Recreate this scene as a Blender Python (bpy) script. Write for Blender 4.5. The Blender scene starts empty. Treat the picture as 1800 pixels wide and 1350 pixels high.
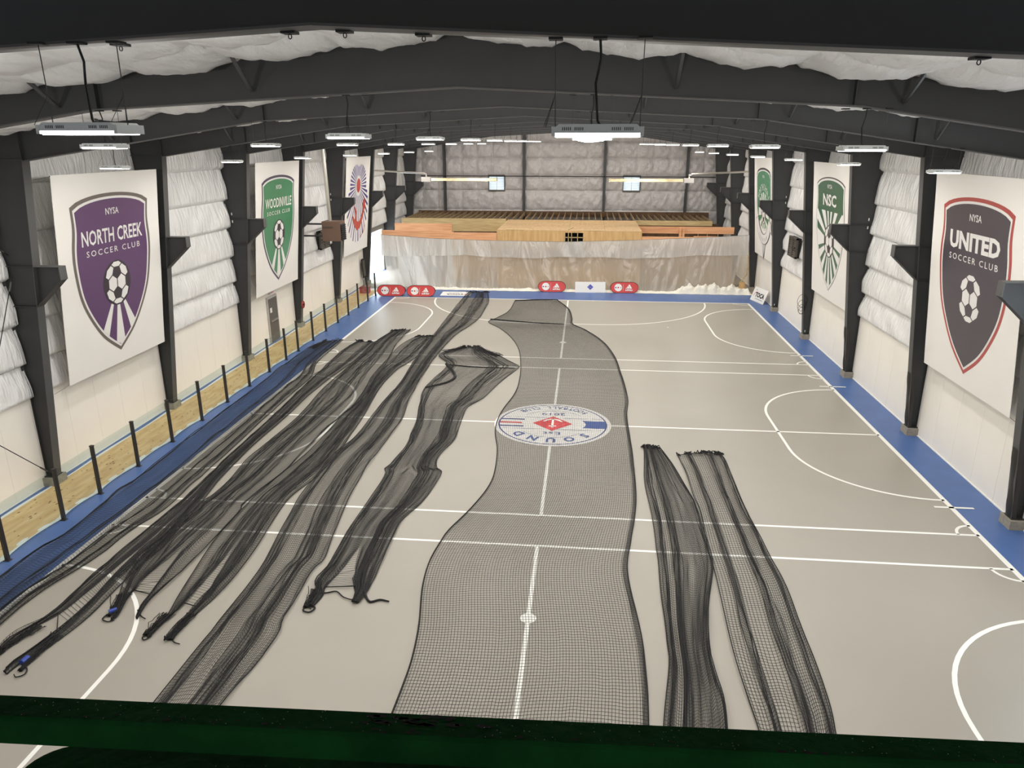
import bpy, math, random
import numpy as np
from mathutils import Matrix, Vector
random.seed(7)
rng = np.random.default_rng(7)
SC = bpy.context.scene
COL = SC.collection
R = math.radians

# ------------------------------------------------------------------ camera
cam_d = bpy.data.cameras.new('camera'); cam_d.sensor_width = 36.0
cam_d.lens = 1301.63 * 36 / 1800; cam_d.clip_start = 0.05; cam_d.clip_end = 400
cam = bpy.data.objects.new('camera', cam_d); COL.objects.link(cam)
PITCH, YAW, ROLL = 0.314875, -0.097254, -0.000393
_cp, _sp, _cy, _sy = math.cos(PITCH), math.sin(PITCH), math.cos(YAW), math.sin(YAW)
_f = Vector((_sy*_cp, _cy*_cp, -_sp)); _r = Vector((_cy, -_sy, 0)); _u = _r.cross(_f)
_r2 = _r*math.cos(ROLL) + _u*math.sin(ROLL); _u2 = -_r*math.sin(ROLL) + _u*math.cos(ROLL)
_m = Matrix((_r2, _u2, -_f)).transposed().to_4x4(); _m.translation = Vector((0.8905, 0.0, 8.88))
cam.matrix_world = _m
SC.camera = cam

# ------------------------------------------------------------------ world, exposure
w = bpy.data.worlds.new('daylight'); SC.world = w; w.use_nodes = True
bg = w.node_tree.nodes['Background']
bg.inputs['Color'].default_value = (0.80, 0.90, 1.0, 1); bg.inputs['Strength'].default_value = 12.0
SC.view_settings.view_transform = 'Standard'; SC.view_settings.look = 'None'
SC.view_settings.gamma = 1.0; SC.view_settings.use_curve_mapping = False
SC.view_settings.exposure = 0.0
LAMP_W = 92.0          # watts of each high-bay lamp
SC.cycles.max_bounces = 8; SC.cycles.diffuse_bounces = 5; SC.cycles.transparent_max_bounces = 12
SC.cycles.use_denoising = True
ROOF_FILL_W = 36.0        # fill light added behind each lamp to brighten the roof
SC.cycles.sample_clamp_indirect = 6.0

# ------------------------------------------------------------------ materials
def lin(c):
    return tuple((v/255/12.92 if v/255 <= 0.04045 else ((v/255+0.055)/1.055)**2.4) for v in c)
MATS = {}
def mat(name, rgb, rough=0.6, metal=0.0, var=0.0, vscale=3.0, bump=0.0, bscale=20.0, stretch=None, emit=0.0, rgb2=None, spec=0.5, detail=4.0, bdist=0.05):
    if name in MATS: return MATS[name]
    m = bpy.data.materials.new(name); m.use_nodes = True
    nt = m.node_tree; b = nt.nodes['Principled BSDF']
    c = lin(rgb) + (1,)
    b.inputs['Base Color'].default_value = c; b.inputs['Roughness'].default_value = rough
    b.inputs['Metallic'].default_value = metal; b.inputs['Specular IOR Level'].default_value = spec
    tc = nt.nodes.new('ShaderNodeTexCoord')
    def noise(scale, st=None):
        n = nt.nodes.new('ShaderNodeTexNoise'); n.inputs['Scale'].default_value = scale; n.inputs['Detail'].default_value = detail
        if st:
            mp = nt.nodes.new('ShaderNodeMapping'); mp.inputs['Scale'].default_value = st
            nt.links.new(tc.outputs['Object'], mp.inputs['Vector']); nt.links.new(mp.outputs['Vector'], n.inputs['Vector'])
        else: nt.links.new(tc.outputs['Object'], n.inputs['Vector'])
        return n
    if var > 0 or rgb2:
        n = noise(vscale, stretch); r = nt.nodes.new('ShaderNodeValToRGB')
        c2 = lin(rgb2) + (1,) if rgb2 else tuple(v*(1-var) for v in c[:3]) + (1,)
        r.color_ramp.elements[0].position = 0.35; r.color_ramp.elements[1].position = 0.65
        r.color_ramp.elements[0].color = c2; r.color_ramp.elements[1].color = c
        nt.links.new(n.outputs['Fac'], r.inputs['Fac']); nt.links.new(r.outputs['Color'], b.inputs['Base Color'])
    if bump > 0:
        n = noise(bscale, stretch); bp = nt.nodes.new('ShaderNodeBump'); bp.inputs['Strength'].default_value = bump
        bp.inputs['Distance'].default_value = bdist
        nt.links.new(n.outputs['Fac'], bp.inputs['Height']); nt.links.new(bp.outputs['Normal'], b.inputs['Normal'])
    if emit > 0:
        b.inputs['Emission Color'].default_value = c; b.inputs['Emission Strength'].default_value = emit
    MATS[name] = m
    return m
M = dict(
 court=mat('court_grey', (155, 150, 140), 0.38, var=0.05, vscale=0.35, spec=0.4),
 blue=mat('border_blue', (74, 103, 156), 0.42, var=0.12, vscale=1.2, spec=0.4),
 line=mat('line_white', (232, 232, 226), 0.45),
 steel=mat('frame_steel', (52, 53, 53), 0.55, var=0.12, vscale=2.0),
 steel_lit=mat('lit_flange_steel', (78, 78, 77), 0.5, var=0.08, vscale=2.0),  # lighter copy of the frame steel, light from below put into the colour
 panel=mat('wall_board', (238, 233, 223), 0.6, var=0.03, vscale=1.0),
 sheath=mat('sheathing', (150, 146, 140), 0.8),
 insul=mat('white_vinyl', (230, 229, 227), 0.30, bump=1.0, bscale=3.0, stretch=(1.0, 2.6, 0.6), spec=0.5, bdist=.10),
 roofins=mat('roof_vinyl', (244, 243, 241), 0.5, bump=1.0, bscale=2.0, stretch=(2.6, 1.0, 1.0), bdist=.10),
 endins=mat('grey_vinyl', (178, 174, 172), 0.36, bump=1.0, bscale=1.6, stretch=(1.2, 1.0, 1.0), spec=0.5, bdist=.16),
 banner=mat('banner_cloth', (236, 233, 227), 0.4, var=0.02, vscale=1.0),
 net=mat('black_twine', (16, 16, 16), 0.8), rope=mat('black_rope', (12, 12, 12), 0.8),
 tie=mat('blue_tie', (40, 66, 150), 0.5),
 housing=mat('lamp_housing', (214, 218, 216), 0.45, metal=0.2), lens=mat('lamp_lens', (255, 252, 246), 0.5, emit=9.0),
 slot=mat('lamp_slot', (50, 52, 52), 0.6), wire=mat('wire_grey', (62, 62, 60), 0.5), cable=mat('cable_black', (14, 14, 14), 0.6),
 ply=mat('plywood', (214, 186, 138), 0.65, rgb2=(196, 162, 112), vscale=2.0, stretch=(3.0, 0.6, 1.0)),
 knot=mat('knot', (120, 84, 48), 0.7),
 ply2=mat('plywood_face', (205, 170, 118), 0.65, rgb2=(188, 150, 98), vscale=1.6, stretch=(4.0, 1.0, 0.5)),
 lvl=mat('orange_lumber', (224, 172, 130), 0.6, rgb2=(208, 150, 108), vscale=2.0, stretch=(0.4, 3.0, 6.0)),
 lumber=mat('pale_lumber', (190, 170, 125), 0.65, rgb2=(170, 146, 102), vscale=2.5, stretch=(0.5, 3.0, 6.0)),
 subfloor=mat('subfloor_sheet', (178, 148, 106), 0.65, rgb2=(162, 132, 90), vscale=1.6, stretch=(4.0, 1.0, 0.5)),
 joist=mat('dimmed_joist_lumber', (150, 128, 94), 0.7, rgb2=(124, 102, 72), vscale=2.5),  # lumber darkened, the dim rear area is put into the colour
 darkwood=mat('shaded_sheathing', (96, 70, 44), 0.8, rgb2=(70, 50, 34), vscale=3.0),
 film=mat('masking_film', (222, 226, 228), 0.3, bump=0.3, bscale=9.0),
 post=mat('post_bronze', (58, 55, 52), 0.45, metal=0.3), concrete=mat('concrete', (150, 144, 132), 0.85, var=0.2, vscale=12.0),
 pad=mat('column_padding', (46, 42, 38), 0.55), green=mat('green_paint', (24, 80, 38), 0.7, rgb2=(18, 64, 30), vscale=9.0, bump=0.1, bscale=60.0, spec=0.05),
 chip=mat('paint_chip', (150, 150, 140), 0.7), rust=mat('rust_mark', (38, 30, 24), 0.85), scuff=mat('dark_scuff', (20, 24, 20), 0.8),
 dark=mat('dark_hollow', (26, 24, 22), 0.9), red=mat('board_red', (196, 58, 58), 0.5), black=mat('trim_black', (24, 22, 22), 0.6),
 white=mat('print_white', (228, 226, 222), 0.5), brown=mat('heater_brown', (112, 88, 74), 0.5, metal=0.2), louver=mat('louver_dark', (74, 68, 60), 0.55),
 slat=mat('louver_slat', (196, 204, 208), 0.5), silver=mat('galvanised', (196, 192, 182), 0.28, metal=0.9), gold=mat('reflector_foil', (222, 208, 168), 0.25, metal=0.8, bump=0.6, bscale=14.0),
 doorm=mat('door_paint', (92, 88, 84), 0.5), jamb=mat('jamb_grey', (176, 172, 166), 0.55), exitr=mat('exit_red', (196, 60, 54), 0.5),
 fluff=mat('wool_white', (232, 228, 216), 0.8, bump=0.9, bscale=22.0), asphalt=mat('yard', (200, 198, 192), 0.9),
)
# clear glass and translucent plastic film
def glass_mat():
    m = bpy.data.materials.new('railing_glass'); m.use_nodes = True; nt = m.node_tree; nt.nodes.clear()
    o = nt.nodes.new('ShaderNodeOutputMaterial'); mx = nt.nodes.new('ShaderNodeMixShader'); t = nt.nodes.new('ShaderNodeBsdfTransparent')
    g = nt.nodes.new('ShaderNodeBsdfGlossy'); pass
    t.inputs['Color'].default_value = (0.93, 0.965, 0.945, 1); g.inputs['Roughness'].default_value = 0.03
    mx.inputs[0].default_value = 0.06; nt.links.new(t.outputs[0], mx.inputs[1]); nt.links.new(g.outputs[0], mx.inputs[2])
    nt.links.new(mx.outputs[0], o.inputs[0]); return m
def plastic_mat(name, clear, rgb):
    m = bpy.data.materials.new(name); m.use_nodes = True; nt = m.node_tree; nt.nodes.clear()
    o = nt.nodes.new('ShaderNodeOutputMaterial'); a = nt.nodes.new('ShaderNodeMixShader'); b2 = nt.nodes.new('ShaderNodeMixShader'); c3 = nt.nodes.new('ShaderNodeMixShader')
    t = nt.nodes.new('ShaderNodeBsdfTransparent'); d = nt.nodes.new('ShaderNodeBsdfDiffuse'); tr = nt.nodes.new('ShaderNodeBsdfTranslucent'); g = nt.nodes.new('ShaderNodeBsdfGlossy')
    cc = lin(rgb) + (1,); d.inputs['Color'].default_value = cc; tr.inputs['Color'].default_value = cc; g.inputs['Roughness'].default_value = 0.22
    tc = nt.nodes.new('ShaderNodeTexCoord'); n = nt.nodes.new('ShaderNodeTexNoise'); n.inputs['Scale'].default_value = 0.9; n.inputs['Detail'].default_value = 4; n.inputs['Distortion'].default_value = 0.8
    bp = nt.nodes.new('ShaderNodeBump'); bp.inputs['Strength'].default_value = 0.9; bp.inputs['Distance'].default_value = 0.3
    mp = nt.nodes.new('ShaderNodeMapping'); mp.inputs['Scale'].default_value = (1.3, 1, 0.35)
    nt.links.new(tc.outputs['Object'], mp.inputs[0]); nt.links.new(mp.outputs[0], n.inputs['Vector']); nt.links.new(n.outputs['Fac'], bp.inputs['Height'])
    for s in (d, g, tr): nt.links.new(bp.outputs[0], s.inputs['Normal'])
    a.inputs[0].default_value = 0.55; nt.links.new(d.outputs[0], a.inputs[1]); nt.links.new(tr.outputs[0], a.inputs[2])
    b2.inputs[0].default_value = clear; nt.links.new(a.outputs[0], b2.inputs[1]); nt.links.new(t.outputs[0], b2.inputs[2])
    c3.inputs[0].default_value = 0.08; nt.links.new(b2.outputs[0], c3.inputs[1]); nt.links.new(g.outputs[0], c3.inputs[2])
    nt.links.new(c3.outputs[0], o.inputs[0]); return m
M['glass'] = glass_mat(); M['sheet'] = plastic_mat('clear_poly_sheet', 0.45, (225, 222, 215)); M['flap'] = plastic_mat('poly_sheet_overlap', 0.15, (226, 224, 219))

# ------------------------------------------------------------------ mesh helpers
class MB:
    def __init__(s): s.v = []; s.f = []; s.mi = []
    def add(s, vs, fs, k=0):
        b = len(s.v); s.v += [tuple(p) for p in vs]; s.f += [tuple(i+b for i in f) for f in fs]; s.mi += [k]*len(fs)
    def box(s, x0, x1, y0, y1, z0, z1, k=0, fn=None):
        vs = [(x, y, z) for z in (z0, z1) for y in (y0, y1) for x in (x0, x1)]
        if fn: vs = [fn(p) for p in vs]
        s.add(vs, [(0,2,3,1),(4,5,7,6),(0,1,5,4),(2,6,7,3),(0,4,6,2),(1,3,7,5)], k)
    def prism(s, poly, axis, a, b, k=0):
        def P(u, v, w):
            return (w, u, v) if axis == 'x' else (u, w, v) if axis == 'y' else (u, v, w)
        n = len(poly); vs = [P(u, v, a) for u, v in poly] + [P(u, v, b) for u, v in poly]
        s.add(vs, [tuple(range(n))[::-1], tuple(range(n, 2*n))] + [(i, (i+1) % n, n+(i+1) % n, n+i) for i in range(n)], k)
    def tube(s, pts, r, n=6, k=0, cap=True):
        pts = [Vector(p) for p in pts]; rings = []; up = Vector((0.31, 0.17, 0.93))
        rr = r if isinstance(r, (list, tuple)) else [r]*len(pts)
        for i, p in enumerate(pts):
            d = (pts[min(i+1, len(pts)-1)] - pts[max(i-1, 0)])
            d = d.normalized() if d.length > 1e-9 else Vector((0, 0, 1))
            a = d.cross(up); a = a.normalized() if a.length > 1e-5 else d.cross(Vector((1, 0, 0))).normalized(); b = d.cross(a)
            rings.append([p + (a*math.cos(2*math.pi*j/n) + b*math.sin(2*math.pi*j/n))*rr[i] for j in range(n)])
        vs = [q for rg in rings for q in rg]; fs = []
        for i in range(len(pts)-1):
            for j in range(n): fs.append((i*n+j, i*n+(j+1) % n, (i+1)*n+(j+1) % n, (i+1)*n+j))
        if cap: fs += [tuple(range(n))[::-1], tuple(range((len(pts)-1)*n, len(pts)*n))]
        s.add(vs, fs, k)
    def grid(s, fn, nu, nv, k=0):
        vs = [fn(i/nu, j/nv) for j in range(nv+1) for i in range(nu+1)]
        s.add(vs, [(j*(nu+1)+i, j*(nu+1)+i+1, (j+1)*(nu+1)+i+1, (j+1)*(nu+1)+i) for j in range(nv) for i in range(nu)], k)
    def mesh(s, name, mats, smooth=False):
        me = bpy.data.meshes.new(name); me.from_pydata(s.v, [], s.f)
        for m in (mats if isinstance(mats, (list, tuple)) else [mats]): me.materials.append(m)
        if len(set(s.mi)) > 1: me.polygons.foreach_set('material_index', s.mi)
        if smooth: me.polygons.foreach_set('use_smooth', [True]*len(s.f))
        me.update(); return me
    def build(s, name, mats, parent=None, smooth=False, **kw):
        return link(name, s.mesh(name, mats, smooth), parent, **kw)
def link(name, data, parent=None, loc=None, kind=None, label=None):
    o = bpy.data.objects.new(name, data); COL.objects.link(o)
    if parent is not None: o.parent = parent
    if loc is not None: o.location = loc
    if kind: o['kind'] = kind
    if label: o['label'] = label
    return o
def thing(name, label, cat, loc=(0, 0, 0), group=None, rz=0.0):
    o = bpy.data.objects.new(name, None); COL.objects.link(o); o.location = loc; o.rotation_euler = (0, 0, rz); o.empty_display_size = 0.2
    o['label'] = label; o['category'] = cat
    if group: o['group'] = group
    return o
def struct(name):
    o = bpy.data.objects.new(name, None); COL.objects.link(o); o['kind'] = 'structure'; return o
def raw_mesh(name, V, Q, mats, smooth=False):
    me = bpy.data.meshes.new(name); nq = len(Q)
    me.vertices.add(len(V)); me.vertices.foreach_set('co', np.asarray(V, np.float32).ravel())
    me.loops.add(nq*4); me.loops.foreach_set('vertex_index', np.asarray(Q, np.int32).ravel())
    me.polygons.add(nq); me.polygons.foreach_set('loop_start', np.arange(0, nq*4, 4, dtype=np.int32))
    me.materials.append(mats); me.update(calc_edges=True); return me
def copy_tree(o, parent=None):
    c = o.copy(); COL.objects.link(c)
    if parent is not None: c.parent = parent
    for ch in list(o.children): copy_tree(ch, c)
    return c
ORD = ['nearest', 'second', 'third', 'fourth', 'fifth', 'sixth', 'seventh', 'eighth', 'ninth', 'tenth']

# lettering: 2D outlines of a text string, cap height 1, centred on u
_txt = {}
def text2d(s, bold=0.0, space=1.0):
    key = (s, bold, space)
    if key in _txt: return _txt[key]
    cu = bpy.data.curves.new('lettering', 'FONT'); cu.body = s; cu.size = 1.0; cu.offset = bold; cu.space_character = space; cu.resolution_u = 2; cu.fill_mode = 'FRONT'
    o = bpy.data.objects.new('lettering', cu); COL.objects.link(o)
    dg = bpy.context.evaluated_depsgraph_get(); ev = o.evaluated_get(dg); me = ev.to_mesh()
    vs = [(v.co.x, v.co.y) for v in me.vertices]; fs = [tuple(p.vertices) for p in me.polygons]
    ev.to_mesh_clear(); bpy.data.objects.remove(o); bpy.data.curves.remove(cu)
    xs = [p[0] for p in vs]; ys = [p[1] for p in vs]; h = max(ys)-min(ys); w = max(xs)-min(xs); cx = (max(xs)+min(xs))/2; y0 = min(ys)
    _txt[key] = ([((x-cx)/w, (y-y0)/h) for x, y in vs], fs, w/h); return _txt[key]
class Print:
    """flat print: stacked polygons on a plane mapped by P(u, v, lift)"""
    def __init__(s, P): s.P = P; s.lift = 0.004
    def poly(s, pts, m, name, parent, lift=None):
        mb = MB(); L = s.lift if lift is None else lift; s.lift += 0.003 if lift is None else 0
        mb.add([s.P((u, v, L)) for u, v in pts], [tuple(range(len(pts)))]); return mb.build(name, m, parent)
    def polys(s, lst, m, name, parent):
        mb = MB(); L = s.lift; s.lift += 0.003
        for pts in lst: mb.add([s.P((u, v, L)) for u, v in pts], [tuple(range(len(pts)))])
        return mb.build(name, m, parent)
    def text(s, t, cu, v0, w, h, m, name, parent, bold=0.0, space=1.0, lift=None):
        vs, fs, _ = text2d(t, bold, space); L = s.lift if lift is None else lift
        mb = MB(); mb.add([s.P((cu + x*w, v0 + y*h, L)) for x, y in vs], fs); return mb.build(name, m, parent)
    def arc_text(s, t, c, r, h, a0, a1, m, name, parent, bold=0.0, inward=False, sq=1.0, wid=0.8):
        mb = MB(); L = s.lift; n = len(t)
        for i, ch in enumerate(t):
            if ch == ' ': continue
            a = R(a0 + (a1-a0)*(i/(n-1) if n > 1 else 0.5)); vs, fs, asp = text2d(ch, bold)
            cw = min(asp, 1.3)*h*wid
            pts = []
            for x, y in vs:
                if not inward:   # outer arc: letter tops point away from the centre
                    rr = r + y*h; tx = x*cw
                    pu = c[0] + rr*math.sin(a) + tx*math.cos(a); pv = c[1] + (rr*math.cos(a) - tx*math.sin(a))*sq
                else:            # lower arc: letter tops point to the centre
                    rr = r - y*h; tx = x*cw
                    pu = c[0] + rr*math.sin(a) - tx*math.cos(a)
                    pv = c[1] + (rr*math.cos(a) + tx*math.sin(a))*sq
                pts.append(s.P((pu, pv, L)))
            mb.add(pts, fs)
        return mb.build(name, m, parent)
def circ(c, r, n=48, ry=None):
    return [(c[0]+r*math.cos(2*math.pi*i/n), c[1]+(ry or r)*math.sin(2*math.pi*i/n)) for i in range(n)]

# ------------------------------------------------------------------ building dimensions (metres)
XC = -0.97                                   # centre line of the building
YF = [-.9, 5.36, 11.22] + [17.2 + 6.085*k for k in range(0, 8)]  # portal frames; index 0 stands behind the camera
HB, HT, ZK = 12.33, 11.46, 8.5               # inner flange: half span at the base, at the knee, knee height
def half(z): return HB - (HB-HT)*z/ZK
RB = [(0, 9.64), (5.55, 9.36), (11.46, 8.48)]   # rafter underside
def roof(h): return 10.36 - 0.098*h             # underside of the roof sheeting
HW = 12.74                                   # wall sheeting half width
YEND, YBACK = 60.75, -12.0
YM, CW, YFAR = 23.0, 10.42, 43.40            # court: middle line, half width, far line

# ------------------------------------------------------------------ floor
fl = struct('floor')
mb = MB(); mb.box(-14.6, 12.7, YBACK, 62, -0.3, 0.0); o = mb.build('slab', M['blue'], fl)
mb = MB(); mb.box(-CW, CW, 1.0, YFAR, 0.0, 0.004); mb.build('court_surface', M['court'], fl)
mb = MB(); mb.box(-13.6, 11.7, 45.95, YEND, 0.0, 0.004); mb.build('bare_concrete', M['concrete'], fl)
LZ = 0.0075
def line_strip(pts, w, name='court_line'):
    mb = MB(); n = len(pts); L, Rr = [], []
    for i in range(n):
        a = pts[max(i-1, 0)]; b = pts[min(i+1, n-1)]; dx, dy = b[0]-a[0], b[1]-a[1]; l = math.hypot(dx, dy) or 1
        nx, ny = -dy/l*w/2, dx/l*w/2; L.append((pts[i][0]+nx, pts[i][1]+ny, LZ)); Rr.append((pts[i][0]-nx, pts[i][1]-ny, LZ))
    mb.add(L+Rr, [(i, i+1, n+i+1, n+i) for i in range(n-1)]); return mb.build(name, M['line'], fl)
def arc(c, r, a0, a1, n=20): return [(c[0]+r*math.cos(R(a0+(a1-a0)*i/n)), c[1]+r*math.sin(R(a0+(a1-a0)*i/n))) for i in range(n+1)]
for sx in (-1, 1):
    line_strip([(sx*CW, 1.0), (sx*CW, YFAR)], 0.13)
line_strip([(-CW-0.06, YFAR), (CW+0.06, YFAR)], 0.12)
for y in (30.89, 29.39, 16.61, 15.13): line_strip([(-CW, y), (CW, y)], 0.08)
line_strip([(-CW, YM), (-1.9, YM)], 0.09); line_strip([(1.9, YM), (CW, YM)], 0.09)
for a, b in ((30.93, YFAR), (YM+1.9, 29.35), (16.65, YM-1.9), (1.5, 15.09)): line_strip([(0, a), (0, b)], 0.085)
for cy in (37.26, YM, 8.74):                       # D-shaped goal areas of the three cross courts
    for sx in (-1, 1):
        c1, c2 = (sx*CW, cy+1.42), (sx*CW, cy-1.42)
        p = [(c1[0]-sx*3.14*math.sin(R(t)), c1[1]+3.14*math.cos(R(t))) for t in range(0, 91, 5)]
        p += [(c2[0]-sx*3.14*math.cos(R(t)), c2[1]-3.14*math.sin(R(t))) for t in range(0, 91, 5)]
        line_strip(p, 0.085)
p = [(-7.9+6.1-6.1*math.cos(R(t)), YFAR-6.05*math.sin(R(t))) for t in range(0, 91, 5)] + [(7.9-6.1+6.1*math.sin(R(t)), YFAR-6.05*math.cos(R(t))) for t in range(0, 91, 5)]
line_strip(p, 0.09)
for y, sg in ((30.89, 1), (29.39, -1), (16.61, 1), (15.13, -1)):
    for sx in (-1, 1): line_strip([(sx*(CW-0.47*math.cos(R(t))), y+sg*0.47*math.sin(R(t))) for t in range(0, 91, 9)], 0.07)
for sx in (-1, 1): line_strip([(sx*(CW-0.9*math.cos(R(t))), YFAR-0.5*math.sin(R(t))) for t in range(0, 91, 9)], 0.07)
for y in (32.3, 27.96, 18.04): line_strip([(10.0, y), (10.97, y)], 0.085)
mb = MB()
for cx, cy, r in ((0, 33.6, .16), (0, 12.37, .16), (5.19, 37.09, .05)): mb.add([(x, y, LZ+.001) for x, y in circ((cx, cy), r, 28)], [tuple(range(28))])
mb.build('centre_spot', M['line'], fl)
# round club emblem painted on the floor, read from the far side
em = link('floor_emblem', None, fl)
FP = Print(lambda q: (-q[0], YM - q[1], 0.009 + q[2]*0.35))
navy = mat('emblem_navy', (44, 66, 122), 0.45); ered = mat('emblem_red', (196, 44, 50), 0.45); egrey = mat('emblem_grey', (120, 128, 150), 0.5); eblue = mat('emblem_blue', (48, 82, 150), 0.45)
FP.poly(circ((0, 0), 1.93, 72), M['white'], 'emblem_disc', em)
FP.poly(circ((0, 0), 1.80, 72), navy, 'emblem_ring', em); FP.poly(circ((0, 0), 1.755, 72), M['white'], 'emblem_field', em)
def chord(y0, y1, x0, sgn, rr=1.755, n=8, cut=None):
    e = [(sgn*math.sqrt(max(rr*rr-(y0+(y1-y0)*i/n)**2, 0)), y0+(y1-y0)*i/n) for i in range(n+1)]
    if cut: return e + [(sgn*(x0+0.12*math.sin(math.pi*i/n)), y1+(y0-y1)*i/n) for i in range(n+1)]
    return e + [(sgn*x0, y1), (sgn*x0, y0)]
FP.polys([chord(-.33, .33, .98, -1, cut=True)], eblue, 'emblem_flag', em)
FP.polys([chord(.26, .36, .95, 1), chord(-.36, -.26, .95, 1)], navy, 'emblem_stripe', em); FP.polys([chord(-.06, .06, 1.02, 1)], ered, 'emblem_stripe', em)
thin = [[(-math.sqrt(1.7**2-y*y), y-.01), (math.sqrt(1.7**2-y*y), y-.01), (math.sqrt(1.7**2-y*y), y+.01), (-math.sqrt(1.7**2-y*y), y+.01)] for y in (.52, -.52)]
for sg in (1, -1):
    o1 = [(1.22*math.sin(R(t)), sg*1.22*math.cos(R(t))) for t in range(-50, 51, 5)]; thin.append(o1 + [(x*.985, y*.985) for x, y in o1[::-1]])
FP.polys(thin, egrey, 'emblem_line', em)
FP.polys([[(-.66, 0), (0, .66), (.66, 0), (0, -.66)]], ered, 'emblem_diamond', em)
FP.polys([[(-.035, -.42), (.035, -.42), (.035, .36), (-.035, .36)], [(-.12, .2), (.12, .2), (.12, .26), (-.12, .26)],
          [(0, -.45), (.22, -.36), (.34, -.18), (.27, -.16), (.17, -.29), (0, -.37), (-.17, -.29), (-.27, -.16), (-.34, -.18), (-.22, -.36)]], M['white'], 'emblem_anchor', em)
FP.arc_text('SOUND', (0, 0), 1.27, .36, -47, 47, navy, 'lettering', em, bold=.035, wid=.95)
FP.arc_text('FOOTBALL CLUB', (0, 0), 1.66, .24, 224, 136, navy, 'lettering', em, bold=.01, inward=True)
FP.text('Est', 0, .76, .56, .22, navy, 'lettering', em); FP.text('2019', 0, -1.0, .80, .22, navy, 'lettering', em)

# ------------------------------------------------------------------ walls, roof, ends
OPEN = (47.85, 53.2, 3.0)                     # open overhead door in the left wall behind the sheeting
wl = struct('wall_left'); wr = struct('wall_right'); we = struct('wall_end'); wb = struct('wall_back'); ce = struct('ceiling')
mb = MB(); x = XC-HW
mb.box(x-.15, x, YBACK, OPEN[0], 0, 9.3); mb.box(x-.15, x, OPEN[1], YEND+.2, 0, 9.3); mb.box(x-.15, x, OPEN[0], OPEN[1], OPEN[2], 9.3); mb.build('sheathing', M['sheath'], wl)
SIDEWIN = (12.0, 15.5, 3.4, 5.54)             # daylight window in the nearest right bay (mirrored in the court floor)
mb = MB(); x = XC+HW; mb.box(x, x+.15, YBACK, SIDEWIN[0], 0, 9.3); mb.box(x, x+.15, SIDEWIN[1], YEND+.2, 0, 9.3); mb.box(x, x+.15, SIDEWIN[0], SIDEWIN[1], 0, SIDEWIN[2]); mb.box(x, x+.15, SIDEWIN[0], SIDEWIN[1], SIDEWIN[3], 9.3); mb.build('sheathing', M['sheath'], wr)
wn = struct('window_3'); mb = MB()
for bb in ((SIDEWIN[0]-.06, SIDEWIN[1]+.06, SIDEWIN[2]-.06, SIDEWIN[2]), (SIDEWIN[0]-.06, SIDEWIN[1]+.06, SIDEWIN[3], SIDEWIN[3]+.06), (SIDEWIN[0]-.06, SIDEWIN[0], SIDEWIN[2], SIDEWIN[3]), (SIDEWIN[1], SIDEWIN[1]+.06, SIDEWIN[2], SIDEWIN[3]), (13.72, 13.78, SIDEWIN[2], SIDEWIN[3])): mb.box(x-.05, x+.1, *bb)
mb.build('window_frame', M['jamb'], wn)
mb = MB(); mb.box(XC-HW-.15, XC+HW+.15, YBACK-.15, YBACK, 0, 10.9); mb.build('sheathing', M['sheath'], wb)
mb = MB()
for sx in (-1, 1): mb.prism([(XC, 10.78), (XC+sx*13.0, 9.50), (XC+sx*13.0, 9.60), (XC, 10.88)], 'y', YBACK-.2, YEND+.3)
mb.build('roof_deck', M['sheath'], ce)
# white boards low on the side walls, one sheet at a time
def sheets(par, side, ztop, k0, k1):
    for k in range(k0, k1):
        a, b = YF[k]+.07, YF[k+1]-.07; n = 5; s = (b-a)/n
        for i in range(n):
            y0, y1 = a+i*s+.003, a+(i+1)*s-.003
            if side < 0 and y1 > OPEN[0] and y0 < OPEN[1]: continue
            xx = XC + side*12.58; mb = MB(); mb.box(min(xx, xx+side*.02), max(xx, xx+side*.02), y0, y1, 0.012, ztop + (0.0 if i % 2 else .004)); mb.build('wall_panel', M['panel'], par)
        mb = MB(); xx = XC+side*12.585
        if not (side < 0 and k == 8):
            mb.box(min(xx, xx-side*.03), max(xx, xx-side*.03), a, b, 0, .03 if side > 0 else .012); mb.build('base_strip', M['white'], par)
sheets(wl, -1, 2.52, 2, 10); sheets(wr, 1, 2.68, 2, 10)
# vinyl faced insulation blankets, bulging between the girts
GZ = [2.45, 3.36, 4.39, 5.57, 6.66, 7.88, 9.15]
def strip_mesh(side, i, var):
    z0, z1 = GZ[i], GZ[i+1]; L = 6.085-.10; r2 = random.Random(i*7+var*31+(side > 0))
    ph = [r2.uniform(0, 6.28) for _ in range(6)]; fq = [r2.uniform(1.2, 4.5) for _ in range(6)]
    def fn(u, v):
        t = 1-v; prof = .03 + .15*math.sin(min(t/.9, 1)*math.pi/2)**1.1 if t < .93 else .03 + .15*(1-(t-.93)/.07*.9)
        wr_ = sum(math.sin(u*fq[q]*6.28+ph[q]+v*2*(q-3))*.012 for q in range(6))
        fold = .03*max(0, math.sin(u*31+ph[0]+2.2*v+1.3*math.sin(u*9+ph[2])))**5*min(1, v*2.2) + .02*max(0, math.sin(u*53+ph[3]-1.5*v))**6*v
        x = XC + side*(12.66 - prof - wr_*math.sin(math.pi*min(t, .95)) - fold)
        return (x, u*L, z0 + (z1-z0)*v + .02*math.sin(u*9+ph[1])*(1-v)*v*4)
    mb = MB(); mb.grid(fn, 90, 14); return mb.mesh('insulation_blanket', M['insul'], True)
smesh = {(s, i, v): strip_mesh(s, i, v) for s in (-1, 1) for i in range(6) for v in range(2)}
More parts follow.
